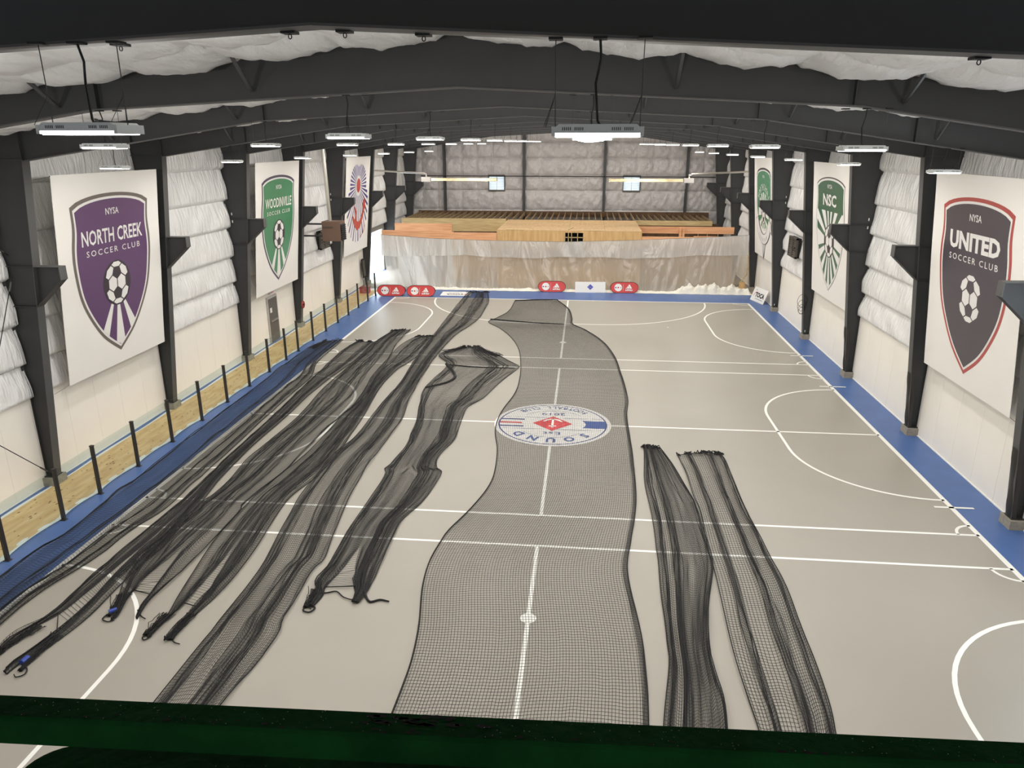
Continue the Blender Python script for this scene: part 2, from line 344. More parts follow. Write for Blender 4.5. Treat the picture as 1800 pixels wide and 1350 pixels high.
for par, s in ((wl, -1), (wr, 1)):
    for k in range(2, 10):
        for i in range(6):
            if s < 0 and k == 8 and i == 0 or s > 0 and k == 2 and i in (1, 2): continue
            o = link('insulation_blanket', smesh[(s, i, k % 2)], par, (0, YF[k]+.05, 0)); o.scale = (1, (YF[k+1]-YF[k]-.10)/5.985, 1)
# roof blankets: rolls running from eave to ridge, sagging between the purlins
def roll_mesh(side, var):
    r2 = random.Random(var*5+side); ph = [r2.uniform(0, 6.28) for _ in range(5)]; W = 6.085/4
    def fn(u, v):
        h = v*12.5; cell = (h/1.524) % 1.0; sag = .12*(math.sin(math.pi*cell))**.8 + .13*max(0, math.sin(math.pi*u))**.5 + .025*max(0, math.sin(h*17+u*2.5+ph[3]))**4
        wob = .014*math.sin(u*7+ph[0]+h*2.1)+.010*math.sin(h*5+ph[1]+u*3)+.010*math.sin(h*9.3+ph[2]-u*8)
        return (XC+side*h, u*W*1.0, roof(h)+.08-sag-wob)
    mb = MB(); mb.grid(fn, 10, 150); return mb.mesh('roof_blanket', M['roofins'], True)
rmesh = {(s, v): roll_mesh(s, v) for s in (-1, 1) for v in range(3)}
q = 0
for k in range(1, 10):
    for j in range(4):
        for s in (-1, 1):
            st = (YF[k+1]-YF[k])/4; o = link('roof_blanket', rmesh[(s, q % 3)], ce, (0, YF[k]+j*st, 0)); o.scale = (1, st/1.52125, 1); q += 1
# end wall: sheathing with two louvred openings, quilted grey blankets, posts
WIN = [(-6.86, -5.64), (3.76, 5.02)]; WZ = (5.30, 6.42)
mb = MB(); xs = [XC-HW-.15, WIN[0][0], WIN[0][1], WIN[1][0], WIN[1][1], XC+HW+.15]
for i in range(5):
    if i in (1, 3): mb.box(xs[i], xs[i+1], YEND, YEND+.15, 0, WZ[0]); mb.box(xs[i], xs[i+1], YEND, YEND+.15, WZ[1], 10.7)
    else: mb.box(xs[i], xs[i+1], YEND, YEND+.15, 0, 10.7)
mb.build('sheathing', M['sheath'], we)
PX = [XC-12.6, -10.4, -4.05, 2.26, 8.6, XC+12.6]; RZ = [2.3, 3.78, 5.28, 6.42, 7.75, 8.95, 10.3]
for i in range(5):
    for j in range(6):
        segs = [(PX[i]+.05, PX[i+1]-.05)]
        for wx in WIN:
            if j == 2 and segs[0][0] < wx[0] < segs[-1][1]: segs = [(segs[0][0], wx[0]-.05), (wx[1]+.05, segs[0][1])]
        for a, b in segs:
            ph = random.uniform(0, 6.28)
            def fn(u, v, a=a, b=b, j=j, ph=ph):
                xx = a+(b-a)*u; top = min(RZ[j+1], 10.3-.098*abs(xx-XC)); z = RZ[j]+(max(top, RZ[j]+.02)-RZ[j])*v
                cell = abs(math.sin(math.pi*(xx-a)/1.25))
                d = .02+.17*math.sin(math.pi*v)**.4*(.15+.85*cell**.35) + .02*math.sin(xx*5+ph+z*3)+.016*math.sin(xx*11-z*7)+.02*max(0, math.sin(xx*3+z*8+ph))**4
                return (xx, YEND-.02-d, z)
            mb = MB(); mb.grid(fn, 60, 12); mb.build('insulation_quilt', M['endins'], we, True)
for px in PX[1:-1]:
    mb = MB(); top = 10.2-.098*abs(px-XC); mb.box(px-.09, px+.09, YEND-.46, YEND-.44, 0, top); mb.box(px-.012, px+.012, YEND-.44, YEND-.16, 0, top); mb.box(px-.09, px+.09, YEND-.16, YEND-.14, 0, top)
    mb.build('wall_post', M['steel'], we)
mb = MB(); mb.tube([(-12.3, YEND-.5, 6.39), (11, YEND-.5, 6.36)], .035, 6); mb.build('sprinkler_pipe', M['black'], we)
for n, (a, b) in enumerate(WIN):
    wn = struct('window_%d' % (n+1)); mb = MB()
    for bx in ((a-.05, b+.05, WZ[0]-.1, WZ[0]), (a-.05, b+.05, WZ[1], WZ[1]+.05), (a-.05, a, WZ[0], WZ[1]), (b, b+.05, WZ[0], WZ[1])): mb.box(bx[0], bx[1], YEND-.2, YEND+.1, bx[2], bx[3])
    mb.build('window_frame', M['louver'], wn)
    for j in range(9):
        z = WZ[0]+.06+j*.125; mb = MB(); mb.box(a, b, -.07, .07, -.006, .006, fn=lambda p, z=z: (p[0], YEND+.02+p[1]*.5-p[2]*.8, z+p[1]*.82+p[2])); mb.build('louvre_slat', M['slat'], wn)
    mb = MB(); mb.box((a+b)/2-.01, (a+b)/2+.01, YEND-.05, YEND-.03, WZ[0], WZ[1]); mb.build('louvre_rod', M['louver'], wn)
# yard outside the open door
mb = MB(); mb.box(-60, XC-HW-.16, 20, 85, -.3, -.02); yd = mb.build('ground', M['asphalt']); yd['kind'] = 'structure'

# ------------------------------------------------------------------ steel portal frames
def col_mesh(s):
    mb = MB(); zt = ZK
    web = [(XC+s*half(.25), .25), (XC+s*(HW-.12), .25), (XC+s*(HW-.12), roof(HW-.12)+.05), (XC+s*HT, roof(HT)+.05), (XC+s*HT, zt)]
    mb.prism(web, 'y', -.008, .008)
    def slab(a, b, t, w=.13, k=1):        # flange along the segment a-b
        dx, dz = b[0]-a[0], b[1]-a[1]; l = math.hypot(dx, dz); nx, nz = -dz/l*t, dx/l*t
        mb.prism([(a[0], a[1]), (b[0], b[1]), (b[0]+nx, b[1]+nz), (a[0]+nx, a[1]+nz)], 'y', -w, w, k)
    slab((XC+s*half(.25), .25), (XC+s*HT, zt), .016*s); slab((XC+s*(HW-.12), .25), (XC+s*(HW-.12), 9.05), .016*s)
    mb.box(min(XC+s*HT, XC+s*(HW-.12)), max(XC+s*HT, XC+s*(HW-.12)), -.1, .1, zt-.012, zt+.012, 0)
    for z in (4.95, 5.96): mb.box(min(XC+s*half(z), XC+s*(HW-.12)), max(XC+s*half(z), XC+s*(HW-.12)), -.1, .1, z-.01, z+.01, 0)
    mb.box(min(XC+s*(half(0)-.05), XC+s*(HW-.1)), max(XC+s*(half(0)-.05), XC+s*(HW-.1)), -.16, .16, .235, .26, 0)
    mb.box(XC+s*(half(8.4)+.01)-.01, XC+s*(half(8.4)+.01)+.01, -.1, .1, zt, roof(HT), 0)
    return mb.mesh('column', [M['steel'], M['steel_lit']])
def brk_mesh(s):
    mb = MB(); h1 = half(5.96); h2 = half(4.95); e = 11.04
    poly = [(XC+s*h1, 5.96), (XC+s*e, 5.96), (XC+s*e, 5.66), (XC+s*h2, 4.95)]; mb.prism(poly, 'y', -.008, .008)
    mb.box(min(XC+s*h1, XC+s*e), max(XC+s*h1, XC+s*e), -.13, .13, 5.955, 5.975, 1); mb.box(XC+s*e-.01, XC+s*e+.01, -.13, .13, 5.64, 5.975, 1)
    mb.prism([(XC+s*e, 5.66), (XC+s*h2, 4.95), (XC+s*h2, 4.93), (XC+s*e, 5.64)], 'y', -.13, .13, 0)
    return mb.mesh('bracket', [M['steel'], M['steel_lit']])
def raf_mesh(s, stiff=(5.45, 8.7)):
    mb = MB(); up = [(HT, roof(HT)+.05), (0, roof(0)+.02)]
    mb.prism([(XC+s*h, z) for h, z in RB + up], 'y', -.008, .008)
    for a, b in zip(RB[:-1], RB[1:]):
        mb.prism([(XC+s*a[0], a[1]), (XC+s*b[0], b[1]), (XC+s*b[0], b[1]-.018), (XC+s*a[0], a[1]-.018)], 'y', -.11, .11, 1)
    mb.prism([(XC+s*HT, roof(HT)+.03), (XC, roof(0)+.03), (XC, roof(0)+.05), (XC+s*HT, roof(HT)+.05)], 'y', -.11, .11)
    for h in stiff:
        zb = np.interp(h, [0, 5.55, 11.46], [9.64, 9.36, 8.48]); mb.box(XC+s*h-.006, XC+s*h+.006, -.1, .1, zb, roof(h), 0)
    return mb.mesh('rafter', [M['steel'], M['steel_lit']])
def pad_mesh(s):
    mb = MB(); a, b = sorted((XC+s*(half(0)-.10), XC+s*(HW-.05))); mb.box(a, b, -.24, .24, 0.0, .235); return mb.mesh('base_block', M['concrete'])
def wrap_mesh(s):
    mb = MB()
    def fn(u, v):
        a = -1+2*u; z = .27+1.75*v; return (XC+s*(half(z)-.045-.02*math.sin(v*9)+.13*abs(a)**3), a*.17*(1+.05*math.sin(v*13)), z)
    mb.grid(fn, 8, 14); return mb.mesh('foam_padding', M['pad'], True)
def fly_mesh(s, h):
    zb = np.interp(h, [0, 5.55, 11.46], [9.64, 9.36, 8.48]); mb = MB()
    mb.tube([(XC+s*h, -.05, zb+.12), (XC+s*h, -.62, roof(h)-.02)], .035, 4); mb.tube([(XC+s*h, .05, zb+.12), (XC+s*h, .62, roof(h)-.02)], .035, 4); return mb.mesh('fly_brace', M['steel_lit'])
def clamp_mesh(h, s):
    zb = float(np.interp(h, [0, 5.55, 11.46], [9.64, 9.36, 8.48]))-.018; mb = MB(); x = XC+s*h
    mb.box(x-.05, x+.05, .04, .14, zb-.014, zb+.004); mb.tube([(x+.012*math.cos(t), .09, zb-.03+.016*math.sin(t)) for t in np.linspace(0, 6.28, 9)], .004, 5); return mb.mesh('beam_clamp', M['cable'])
FM = {(n, s): f(s) for n, f in (('column', col_mesh), ('bracket', brk_mesh), ('rafter', raf_mesh), ('base_block', pad_mesh), ('foam_padding', wrap_mesh)) for s in (-1, 1)}
FLY = {(s, h): fly_mesh(s, h) for s in (-1, 1) for h in (3.05, 6.1, 9.14)}
FNAME = ['behind the camera', 'overhead, nearest the camera', 'second from the camera', 'third from the camera', 'fourth from the camera', 'fifth from the camera', 'sixth from the camera', 'seventh, just before the plastic curtain', 'eighth, above the curtain', 'ninth, behind the curtain', 'last, close to the end wall']
for k, y in enumerate(YF):
    if k == 0: continue
    t = thing('steel_frame', 'dark grey tapered steel portal frame across the hall, ' + FNAME[k], 'steel frame', (0, y, 0), 'steel portal frames')
    for s in (-1, 1):
        link('column', FM[('column', s)], t); link('rafter', FM[('rafter', s)] if k > 1 else raf_mesh(s, ()), t); link('bracket', FM[('bracket', s)], t); link('base_block', FM[('base_block', s)], t)
        for h in ((3.05, 6.1, 9.14) if k > 1 else ()): link('fly_brace', FLY[(s, h)], t)
        if s > 0 and k in (3, 4, 5): link('foam_padding', FM[('foam_padding', 1)], t, label='dark foam padding strapped round column foot')
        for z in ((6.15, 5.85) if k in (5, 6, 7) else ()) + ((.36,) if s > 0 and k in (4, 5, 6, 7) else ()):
            mb = MB(); xx = XC+s*12.39; mb.box(xx-.018, xx+.018, -.03, -.008, z-.05, z+.05); mb.build('bolt_light_speck', M['white'], t)  # white plates stand in for light shining through bolt holes
    if k == 1:
        for x in (-2.435, -1.186, -.795, -.245, 3.384): link('beam_clamp', clamp_mesh(abs(x-XC), 1 if x > XC else -1), t)

# ------------------------------------------------------------------ hanging high-bay lamps: six columns across, one row per frame
LX = [(-10.2, 8.30), (-6.45, 8.80), (-2.62, 8.94), (0.95, 8.92), (4.68, 8.77), (8.45, 8.26)]
def lamp(ci):
    x, z = LX[ci]; h = abs(x-XC); s = 1 if x > XC else -1
    zb = float(np.interp(h, [0, 5.55, 11.46], [9.64, 9.36, 8.48]))-.02-z
    if zb < .1: zb = .35
    t = thing('high_bay_lamp', '', 'lamp')
    mb = MB()
    poly = [(-.285, .02), (.285, .02), (.285, .045), (.25, .075), (-.25, .075), (-.285, .045)]
    mb.prism(poly, 'y', -.16, .16)
    mb.build('housing', M['housing'], t)
    for sx in (-1, 1):
        mb = MB(); mb.box(sx*.285-.012, sx*.285+.012, -.165, .165, .0, .06); mb.build('end_cap', M['housing'], t)
    mb = MB(); mb.prism([(-.158, .02), (.158, .02), (.135, -.006), (-.135, -.006)], 'x', -.275, .275); mb.build('lens', M['lens'], t)
    mb = MB()
    for cx in (-.20, -.12, .12, .20):
        for i in range(5): mb.box(cx-.025+i*.0125-.003, cx-.025+i*.0125+.003, -.1615, -.159, .036, .056)
    mb.build('vent_slots', M['slot'], t)
    for sx in (-1, 1):
        mb = MB(); mb.tube([(sx*.28, 0, .06), (sx*.285, 0, zb)], .0035, 4, cap=False); mb.tube([(sx*.28-.07, -.1, .06), (sx*.283, 0, .26), (sx*.28-.07, .1, .06)], .0025, 4, cap=False); mb.build('suspension_wire', M['wire'], t)
    mb = MB(); mb.tube([(.02, .02, .07), (.0, .03, .10), (-.02, .05, zb*.55), (.01, .03, zb*.8), (.0, 0, zb)], .009, 5); mb.build('power_cable', M['cable'], t)
    for sx in (-1, 0, 1):
        mb = MB(); mb.box(sx*.285-.045, sx*.285+.045, -.05, .05, zb-.012, zb+.003); mb.build('beam_clamp', M['cable'], t)
    ld = bpy.data.lights.get('lamp_light') or bpy.data.lights.new('lamp_light', 'AREA')
    ld.shape = 'RECTANGLE'; ld.size = .54; ld.size_y = .30; ld.energy = LAMP_W; ld.color = (1.0, .965, .91)
    lo = bpy.data.objects.new('lamp_light', ld); COL.objects.link(lo); lo.parent = t; lo.location = (0, 0, -.03)
    lu = bpy.data.lights.get('roof_fill_light') or bpy.data.lights.new('roof_fill_light', 'AREA')
    lu.shape = 'RECTANGLE'; lu.size = .52; lu.size_y = .016; lu.energy = ROOF_FILL_W; lu.color = (1.0, .97, .93)
    for sy in (1,):
        lo = bpy.data.objects.new('roof_fill_light', lu); COL.objects.link(lo); lo.parent = t; lo.location = (0, sy*.167, .010); lo.rotation_euler = (sy*R(111), 0, 0)  # added fill strip, aimed up and down the hall for a brighter ceiling
    return t
COLN = ['hung at the left eave', 'second column from the left wall', 'left of the ridge', 'right of the ridge', 'second column from the right wall', 'hung at the right eave']
for ci in range(6):
    proto = None
    for k in [-1] + list(range(1, 10)):
        o = proto = lamp(ci) if proto is None else copy_tree(proto)
        o.location = (LX[ci][0], (YF[k] if k > 1 else 5.24) if k > 0 else (-5.0 if k == 0 else -10.0), LX[ci][1])
        o['label'] = 'grey high-bay lamp, %s, %s row counted from the camera' % (COLN[ci], ORD[k-1] if k > 0 else ('unseen rear', 'unseen rearmost')[-k]); o['group'] = 'hanging high-bay lamps'

# ------------------------------------------------------------------ crest banners
def clip_star(poly, c, ang, rmax=99):
    best = rmax; dx, dy = math.cos(ang), math.sin(ang)
    for i in range(len(poly)):
        (x1, y1), (x2, y2) = poly[i], poly[(i+1) % len(poly)]; ex, ey = x2-x1, y2-y1; den = dx*ey-dy*ex
        if abs(den) < 1e-9: continue
        t = ((x1-c[0])*ey-(y1-c[1])*ex)/den; u = ((x1-c[0])*dy-(y1-c[1])*dx)/den
        if t > 0 and -1e-9 <= u <= 1+1e-9: best = min(best, t)
    return (c[0]+dx*best, c[1]+dy*best)
def smooth_poly(P, n=6):
    out = []
    for i in range(len(P)-1):
        p0, p1, p2, p3 = P[max(i-1, 0)], P[i], P[i+1], P[min(i+2, len(P)-1)]
        for j in range(n):
            t = j/n; out.append(tuple(.5*((2*p1[a])+(-p0[a]+p2[a])*t+(2*p0[a]-5*p1[a]+4*p2[a]-p3[a])*t*t+(-p0[a]+3*p1[a]-3*p2[a]+p3[a])*t**3) for a in (0, 1)))
    return out + [P[-1]]
def shield(d=0.0):
    top = [(-1.82+3.64*i/14, 7.25+.41*math.sqrt(max(1-((-1.82+3.64*i/14)/1.9)**2, 0))/1.0-.118) for i in range(15)]
    top[0] = (-1.82, 7.25); top[-1] = (1.82, 7.25)
    side = smooth_poly([(1.82, 7.25), (1.775, 6.7), (1.85, 6.1), (1.83, 5.55), (1.66, 4.75), (1.3, 4.08), (.75, 3.42), (0, 2.88)])[1:]
    p = top + side + [(-x, z) for x, z in side[::-1][1:]]
    return [(x*(1-d/1.82), 5.35+(z-5.35)*(1-d/2.35)) for x, z in p]
# truncated icosahedron seen along a hexagon-hexagon edge: the classic ball
def ball_faces():
    ph = (1+5**.5)/2; V = []
    ico = [Vector(p).normalized() for p in [(0, s1, s2*ph) for s1 in (1, -1) for s2 in (1, -1)] + [(s1, s2*ph, 0) for s1 in (1, -1) for s2 in (1, -1)] + [(s2*ph, 0, s1) for s1 in (1, -1) for s2 in (1, -1)]]
    el = min((a-b).length for i, a in enumerate(ico) for b in ico[:i]); nb = {i: [j for j in range(12) if j != i and (ico[i]-ico[j]).length < el*1.05] for i in range(12)}
    def order(pts, n):
        n = n.normalized(); a = n.cross(Vector((.3, .5, .8))).normalized(); b = n.cross(a); return sorted(pts, key=lambda p: math.atan2(p.dot(b), p.dot(a)))
    pent = [order([(ico[i]*2+ico[j])/3 for j in nb[i]], ico[i]) for i in range(12)]; hexa = []
    for i in range(12):
        for j in nb[i]:
            for k in nb[j]:
                if i < j < k and k in nb[i]:
                    pts = [(ico[a]*2+ico[b])/3 for a, b in ((i, j), (j, i), (j, k), (k, j), (k, i), (i, k))]; hexa.append(order(pts, ico[i]+ico[j]+ico[k]))
    i, j = 0, nb[0][0]; mid = ((ico[i]+ico[j])/2).normalized(); e = (ico[j]-ico[i]).normalized(); x = e.cross(mid).normalized()
    return [[(p.normalized().dot(x), p.normalized().dot(e), p.normalized().dot(mid)) for p in f] for f in pent], [[(p.normalized().dot(x), p.normalized().dot(e), p.normalized().dot(mid)) for p in f] for f in hexa]
PENT, HEXA = ball_faces()
pdark = mat('print_dark', (62, 56, 62), 0.4)
def draw_ball(pr, c, r, par, back=True, squash=1.0):
    bl = link('soccer_ball_print', None, par)
    if back: pr.poly(circ(c, r*1.04*squash, 40, ry=r*1.04), pdark, 'ball_outline', bl)
    lst = []
    for f in HEXA:
        if sum(p[2] for p in f)/len(f) < -.05: continue
        cx = sum(p[0] for p in f)/len(f); cy = sum(p[1] for p in f)/len(f)
        pts = [((cx+(p[0]-cx)*.90), (cy+(p[1]-cy)*.90)) if p[2] > -.02 else None for p in f]
        pts = [p for p in pts if p]
        if len(pts) > 2:
            dense = []
            for i in range(len(pts)):
                a, b = pts[i], pts[(i+1) % len(pts)]
                for q in range(3):
                    t = q/3; px, py = a[0]+(b[0]-a[0])*t, a[1]+(b[1]-a[1])*t; dense.append((px, py))
            lst.append([(c[0]+x*r*squash, c[1]+y*r) for x, y in dense])
    pr.polys(lst, M['white'], 'ball_panel_white', bl)
    return bl
def banner(nm, label, side, yc, dpl, hw=2.42):
    t = thing('crest_banner', label, 'banner', (0, yc, 0), 'club crest banners')
    def P(q): return (XC+side*(half(q[1])+dpl-q[2]), -side*q[0], q[1])
    def P2(q):
        z = q[1]; rip = .012*math.sin(q[0]*3+z*2)*max(0, abs(q[0])-2.0)
        return (XC+side*(half(z)+dpl+rip), -side*q[0], z)
    mb = MB(); z0, z1 = 2.5, 8.1
    mb.grid(lambda u, v: P2((-hw+2*hw*u, z0+(z1-z0)*v)), 24, 12)
    nb = len(mb.v); off = side*.008
    mb.grid(lambda u, v: (lambda p: (p[0]+off, p[1], p[2]))(P2((-hw+2*hw*u, z0+(z1-z0)*v))), 24, 12); mb.build('cloth', M['banner'], t)
    mb = MB(); mb.tube([P((-hw, 8.08, -.02)), P((hw, 8.08, -.02))], .016, 6); mb.build('top_hem_rod', M['wire'], t)
    for u, z in ((-hw, 2.52), (hw, 2.52), (-hw, 8.07), (hw, 8.07)):
        mb = MB(); sg = 1 if u > 0 else -1; mb.tube([P((u, z, -.01)), P((u+sg*(.62+.0*z), z-.05, .0))], .006, 4); mb.build('tie_cord', M['wire'], t)
    return t, Print(P)
def crest(t, pr, cols, title, tw, bold, th=.42, rays=True, tv=6.16, out_d=0.0):
    e = link('crest', None, t)
    pr.poly(shield(out_d), cols[0], 'shield_outline', e); pr.poly(shield(.105), M['white'], 'shield_edge', e); pr.poly(shield(.175), cols[1], 'shield_field', e)
    inner = shield(.175); c = (.02, 4.95)
    if rays:
        L = []
        for a, b in ((238, 250), (263, 277), (290, 302)):
            aa = [clip_star(inner, c, R(a+(b-a)*i/4)) for i in range(5)]; L.append([(c[0]+.5*math.cos(R(a+(b-a)*.15)), c[1]+.5*math.sin(R(a))), *aa, (c[0]+.5*math.cos(R(b-(b-a)*.15)), c[1]+.5*math.sin(R(b)))])
        pr.polys(L, M['white'], 'shield_ray', e)
    pr.text('NYSA', 0, 6.94, .62, .185, M['white'], 'lettering', e, bold=.012)
    pr.text(title, 0, tv, tw, th, M['white'], 'lettering', e, bold=bold)
    pr.text('SOCCER CLUB', 0, 5.86, 2.55, .165, M['white'], 'lettering', e, bold=.004, space=1.35)
    return e, inner, c
B = lambda n, rgb: mat('print_'+n, rgb, 0.32)
yb = lambda k: (YF[k]+YF[k+1])/2
t, pr = banner('nc', 'white hanging banner with a purple shield lettered NORTH CREEK', -1, yb(3)+.32, .1)
e, _, c = crest(t, pr, (B('taupe', (112, 104, 98)), B('purple', (98, 70, 106))), 'NORTH CREEK', 2.88, .018); draw_ball(pr, c, .64, t)
t, pr = banner('wo', 'white hanging banner with a bright green shield lettered WOODINVILLE', -1, yb(5)+.3, .1)
e, _, c = crest(t, pr, (B('plum', (80, 70, 92)), B('green', (70, 134, 96))), 'WOODINVILLE', 2.9, .014); draw_ball(pr, c, .64, t)
t, pr = banner('un', 'white hanging banner with a dark shield edged red lettered UNITED', 1, yb(3)+.15, .2)
e, _, c = crest(t, pr, (B('crestred', (176, 78, 74)), B('charcoal', (76, 70, 76))), 'UNITED', 2.62, .045, th=.48, rays=False); draw_ball(pr, c, .64, t, back=False)
# NSC: rays on the lower shield
t, pr = banner('nsc', 'white hanging banner with a dark green rayed shield lettered NSC', 1, yb(5)+.0, .2)
e = link('crest', None, t); dk = B('nscdark', (66, 58, 60)); g2 = B('deepgreen', (66, 104, 80))
pr.poly(shield(0), dk, 'shield_outline', e); pr.poly([(x, z-.012) for x, z in shield(.04)], M['white'], 'shield_edge', e); pr.poly(shield(.14), g2, 'shield_field', e)
inner = shield(.13); c = (0, 4.95); L = []
for a, b in ((166, 192), (200, 215), (226, 238), (249, 258), (266, 275), (283, 292), (303, 315), (326, 340), (348, 376), (24, 38), (50, 63), (75, 85), (96, 105), (115, 132), (143, 155)):
    aa = [clip_star(inner, c, R(a+(b-a)*i/5), 1.23/math.sin(R(a+(b-a)*i/5)) if 20 < a < 158 else 99) for i in range(6)]; L.append([(c[0]+.5*math.cos(R(a)), c[1]+.5*math.sin(R(a))), *aa, (c[0]+.5*math.cos(R(b)), c[1]+.5*math.sin(R(b)))])
pr.polys(L, M['white'], 'shield_ray', e)
pr.text('NYSA', -.05, 7.08, .62, .17, M['white'], 'lettering', e, bold=.012); pr.text('NSC', -.05, 6.38, 1.75, .48, M['white'], 'lettering', e, bold=.03)
draw_ball(pr, c, .64, t)
# sun crest
t, pr = banner('sun', 'white hanging banner with a red sun, violet rays and red crescent', -1, yb(7)+.2, .1)
e = link('crest', None, t); vio = B('violet', (78, 70, 132)); lav = B('lavender', (170, 166, 196)); rd = B('sunred', (190, 76, 66)); c = (.05, 6.45)
L, L2 = [], []
for i in range(40):
    a = R(i*9+4.5); s_ = math.sin(a); cs = math.cos(a)
    if s_ >= -.12: r1, r2 = .58, 1.02+.62*abs(cs)**.8
    else: r1, r2 = .62, 1.6+1.75*(-s_)**1.1
    w1, w2 = .018, .07+.02*(s_ < 0)
    q = [(c[0]+r1*.85*cs-w1*s_, c[1]+r1*s_+w1*cs), (c[0]+r2*cs-w2*s_, c[1]+r2*s_+w2*cs), (c[0]+r2*cs+w2*s_, c[1]+r2*s_-w2*cs), (c[0]+r1*.85*cs+w1*s_, c[1]+r1*s_-w1*cs)]
    (L2 if (s_ < -.75 and i % 2) or s_ > .8 else L).append(q)
pr.polys(L, vio, 'sun_ray', e); pr.polys(L2, lav, 'sun_ray', e)
pr.poly(circ(c, .46, 36, ry=.48), M['white'], 'sun_halo', e); pr.poly(circ(c, .39, 36, ry=.41), rd, 'sun_disc', e)
pr.poly([(x-.42, z) for x, z in [(-.35, 5.40), (.0, 5.15), (.26, 4.95), (.22, 4.62), (.34, 4.36), (.69, 4.28), (1.17, 4.5), (1.5, 4.95), (1.46, 5.35), (1.62, 5.5), (1.74, 5.75), (1.84, 5.5), (2.02, 5.55), (1.95, 5.25), (2.1, 5.15), (1.81, 4.9), (1.53, 4.42), (1.07, 3.93), (.49, 3.78), (-.04, 4.04), (-.49, 4.47), (-.6, 4.8), (-.3, 4.62), (.02, 4.4), (-.02, 4.8), (-.2, 5.1)]], rd, 'crescent', e)
pr.poly([(1.6, 3.95), (1.35, 3.6), (.75, 3.32), (.76, 3.28), (1.4, 3.54), (1.66, 3.92)], rd, 'flourish', e)
# Northshore crest with scroll
t, pr = banner('ns', 'white hanging banner with a green NORTHSHORE crest above a scroll', 1, yb(7)+.0, .2)
e = link('crest', None, t); g3 = B('green', (70, 134, 96))
cap = [(-1.75, 7.09)] + [(-1.75+3.5*i/14, 7.09+.40*math.sqrt(max(1-((-1.75+3.5*i/14)/1.8)**2, 0))) for i in range(1, 14)] + [(1.75, 7.09)]
low = [(1.75*math.cos(R(a)), 5.45+1.42*math.sin(R(a))) for a in range(0, -181, -9)]
sh = cap + low; ins = lambda d: [(x*(1-d/1.8), 5.75+(z-5.75)*(1-d/1.75)) for x, z in sh]
pr.poly([(x, z+.05) for x, z in sh], dk, 'shield_outline', e); pr.poly(ins(.06), M['white'], 'shield_edge', e); pr.poly(ins(.13), g3, 'shield_field', e)
inner = ins(.13); c = (0, 4.95); L = []
for a, b in ((158, 186), (205, 222), (238, 252), (262, 278), (289, 303), (318, 334), (352, 380), (38, 52), (62, 74), (84, 96), (106, 118), (128, 142)):
    aa = [clip_star(inner, c, R(a+(b-a)*i/5), 1.25) for i in range(6)]; L.append([(.4*math.cos(R(a)), c[1]+.4*math.sin(R(a))), *aa, (.4*math.cos(R(b)), c[1]+.4*math.sin(R(b)))])
pr.polys(L, M['white'], 'shield_ray', e)
pr.text('NYSA', 0, 6.98, .5, .16, M['white'], 'lettering', e, bold=.012)
pr.arc_text('NORTHSHORE', (0, 4.9), 1.40, .38, -50, 50, M['white'], 'lettering', e, bold=.02, wid=.55)
draw_ball(pr, c, .5, t)
pr.polys([[(-.62, 3.75), (0, 2.32), (.62, 3.75)]], dk, 'tip_outline', e); pr.polys([[(-.54, 3.7), (-.06, 2.55), (-.06, 3.7)], [(.54, 3.7), (.06, 2.55), (.06, 3.7)]], M['white'], 'tip_face', e)
def scroll(r1, r2, a0, a1, d): return [(r1*1.0*math.sin(R(a0+(a1-a0)*i/20)), 5.2+r1*.98*math.cos(R(a0+(a1-a0)*i/20))) for i in range(21)] + [(r2*math.sin(R(a1+(a0-a1)*i/20)), 5.2+r2*.98*math.cos(R(a1+(a0-a1)*i/20))) for i in range(21)]
pr.poly(scroll(1.36, 1.98, 252, 108, 0), dk, 'scroll_outline', e); pr.poly(scroll(1.40, 1.94, 251, 109, 0), M['white'], 'scroll_face', e)
pr.polys([[(1.75, 4.6), (2.25, 5.0), (1.95, 4.45), (2.1, 4.0), (1.55, 4.2)]], dk, 'scroll_tail', e); pr.polys([[(1.78, 4.56), (2.15, 4.86), (1.9, 4.44), (2.02, 4.07), (1.6, 4.22)]], M['white'], 'scroll_tail', e)
pr.arc_text('SOCCER CLUB', (0, 5.2), 1.78, .2, 212, 148, B('scrollgrey', (140, 138, 134)), 'lettering', e, inward=True, wid=.7)

# ------------------------------------------------------------------ left walkway: plywood sheets and glass railing
wk = thing('plywood_walkway', 'knotty plywood sheets laid along the left wall behind the glass railing', 'walkway')
y = 9.0
while y < 45.5:
    y1 = min(y+2.44, 45.6); mb = MB(); x0, x1 = -13.28+random.uniform(-.02, .02), -11.95
    mb.box(x0, x1, y+.004, y1-.004, .004, .022); pl = mb.build('plywood_sheet', M['ply'], wk)
    mb = MB()
    for i in range(26):
        cx, cy, r = random.uniform(x0+.08, x1-.08), random.uniform(y+.1, y1-.1), random.uniform(.012, .035)
        mb.add([(cx+r*math.cos(a)*.8, cy+r*1.5*math.sin(a), .0235) for a in np.linspace(0, 2*math.pi, 7)[:-1]], [tuple(range(6))])
    mb.build('knots', M['knot'], pl, kind='stuff'); y = y1
PY = [9.7, 11.55, 13.37, 15.25, 16.70, 18.47, 20.32, 22.2, 24.05, 25.9, 27.77, 29.55, 30.96, 32.85, 34.65, 36.5, 38.3, 40.15, 42.05, 43.7]
mb = MB()
def film(u, v):
    yy = 9.0+36.5*u; seg = np.interp(yy, PY, range(len(PY))); b = .10*math.sin(math.pi*(seg % 1))**.8
    return (-11.82 - b - .16*v, yy, .012+.02*math.sin(v*3.1)*(.6+.4*math.sin(yy*9)))
mb.grid(film, 260, 4); mb.build('masking_film', M['film'], wk, True, label='crinkled clear film along plywood edge')
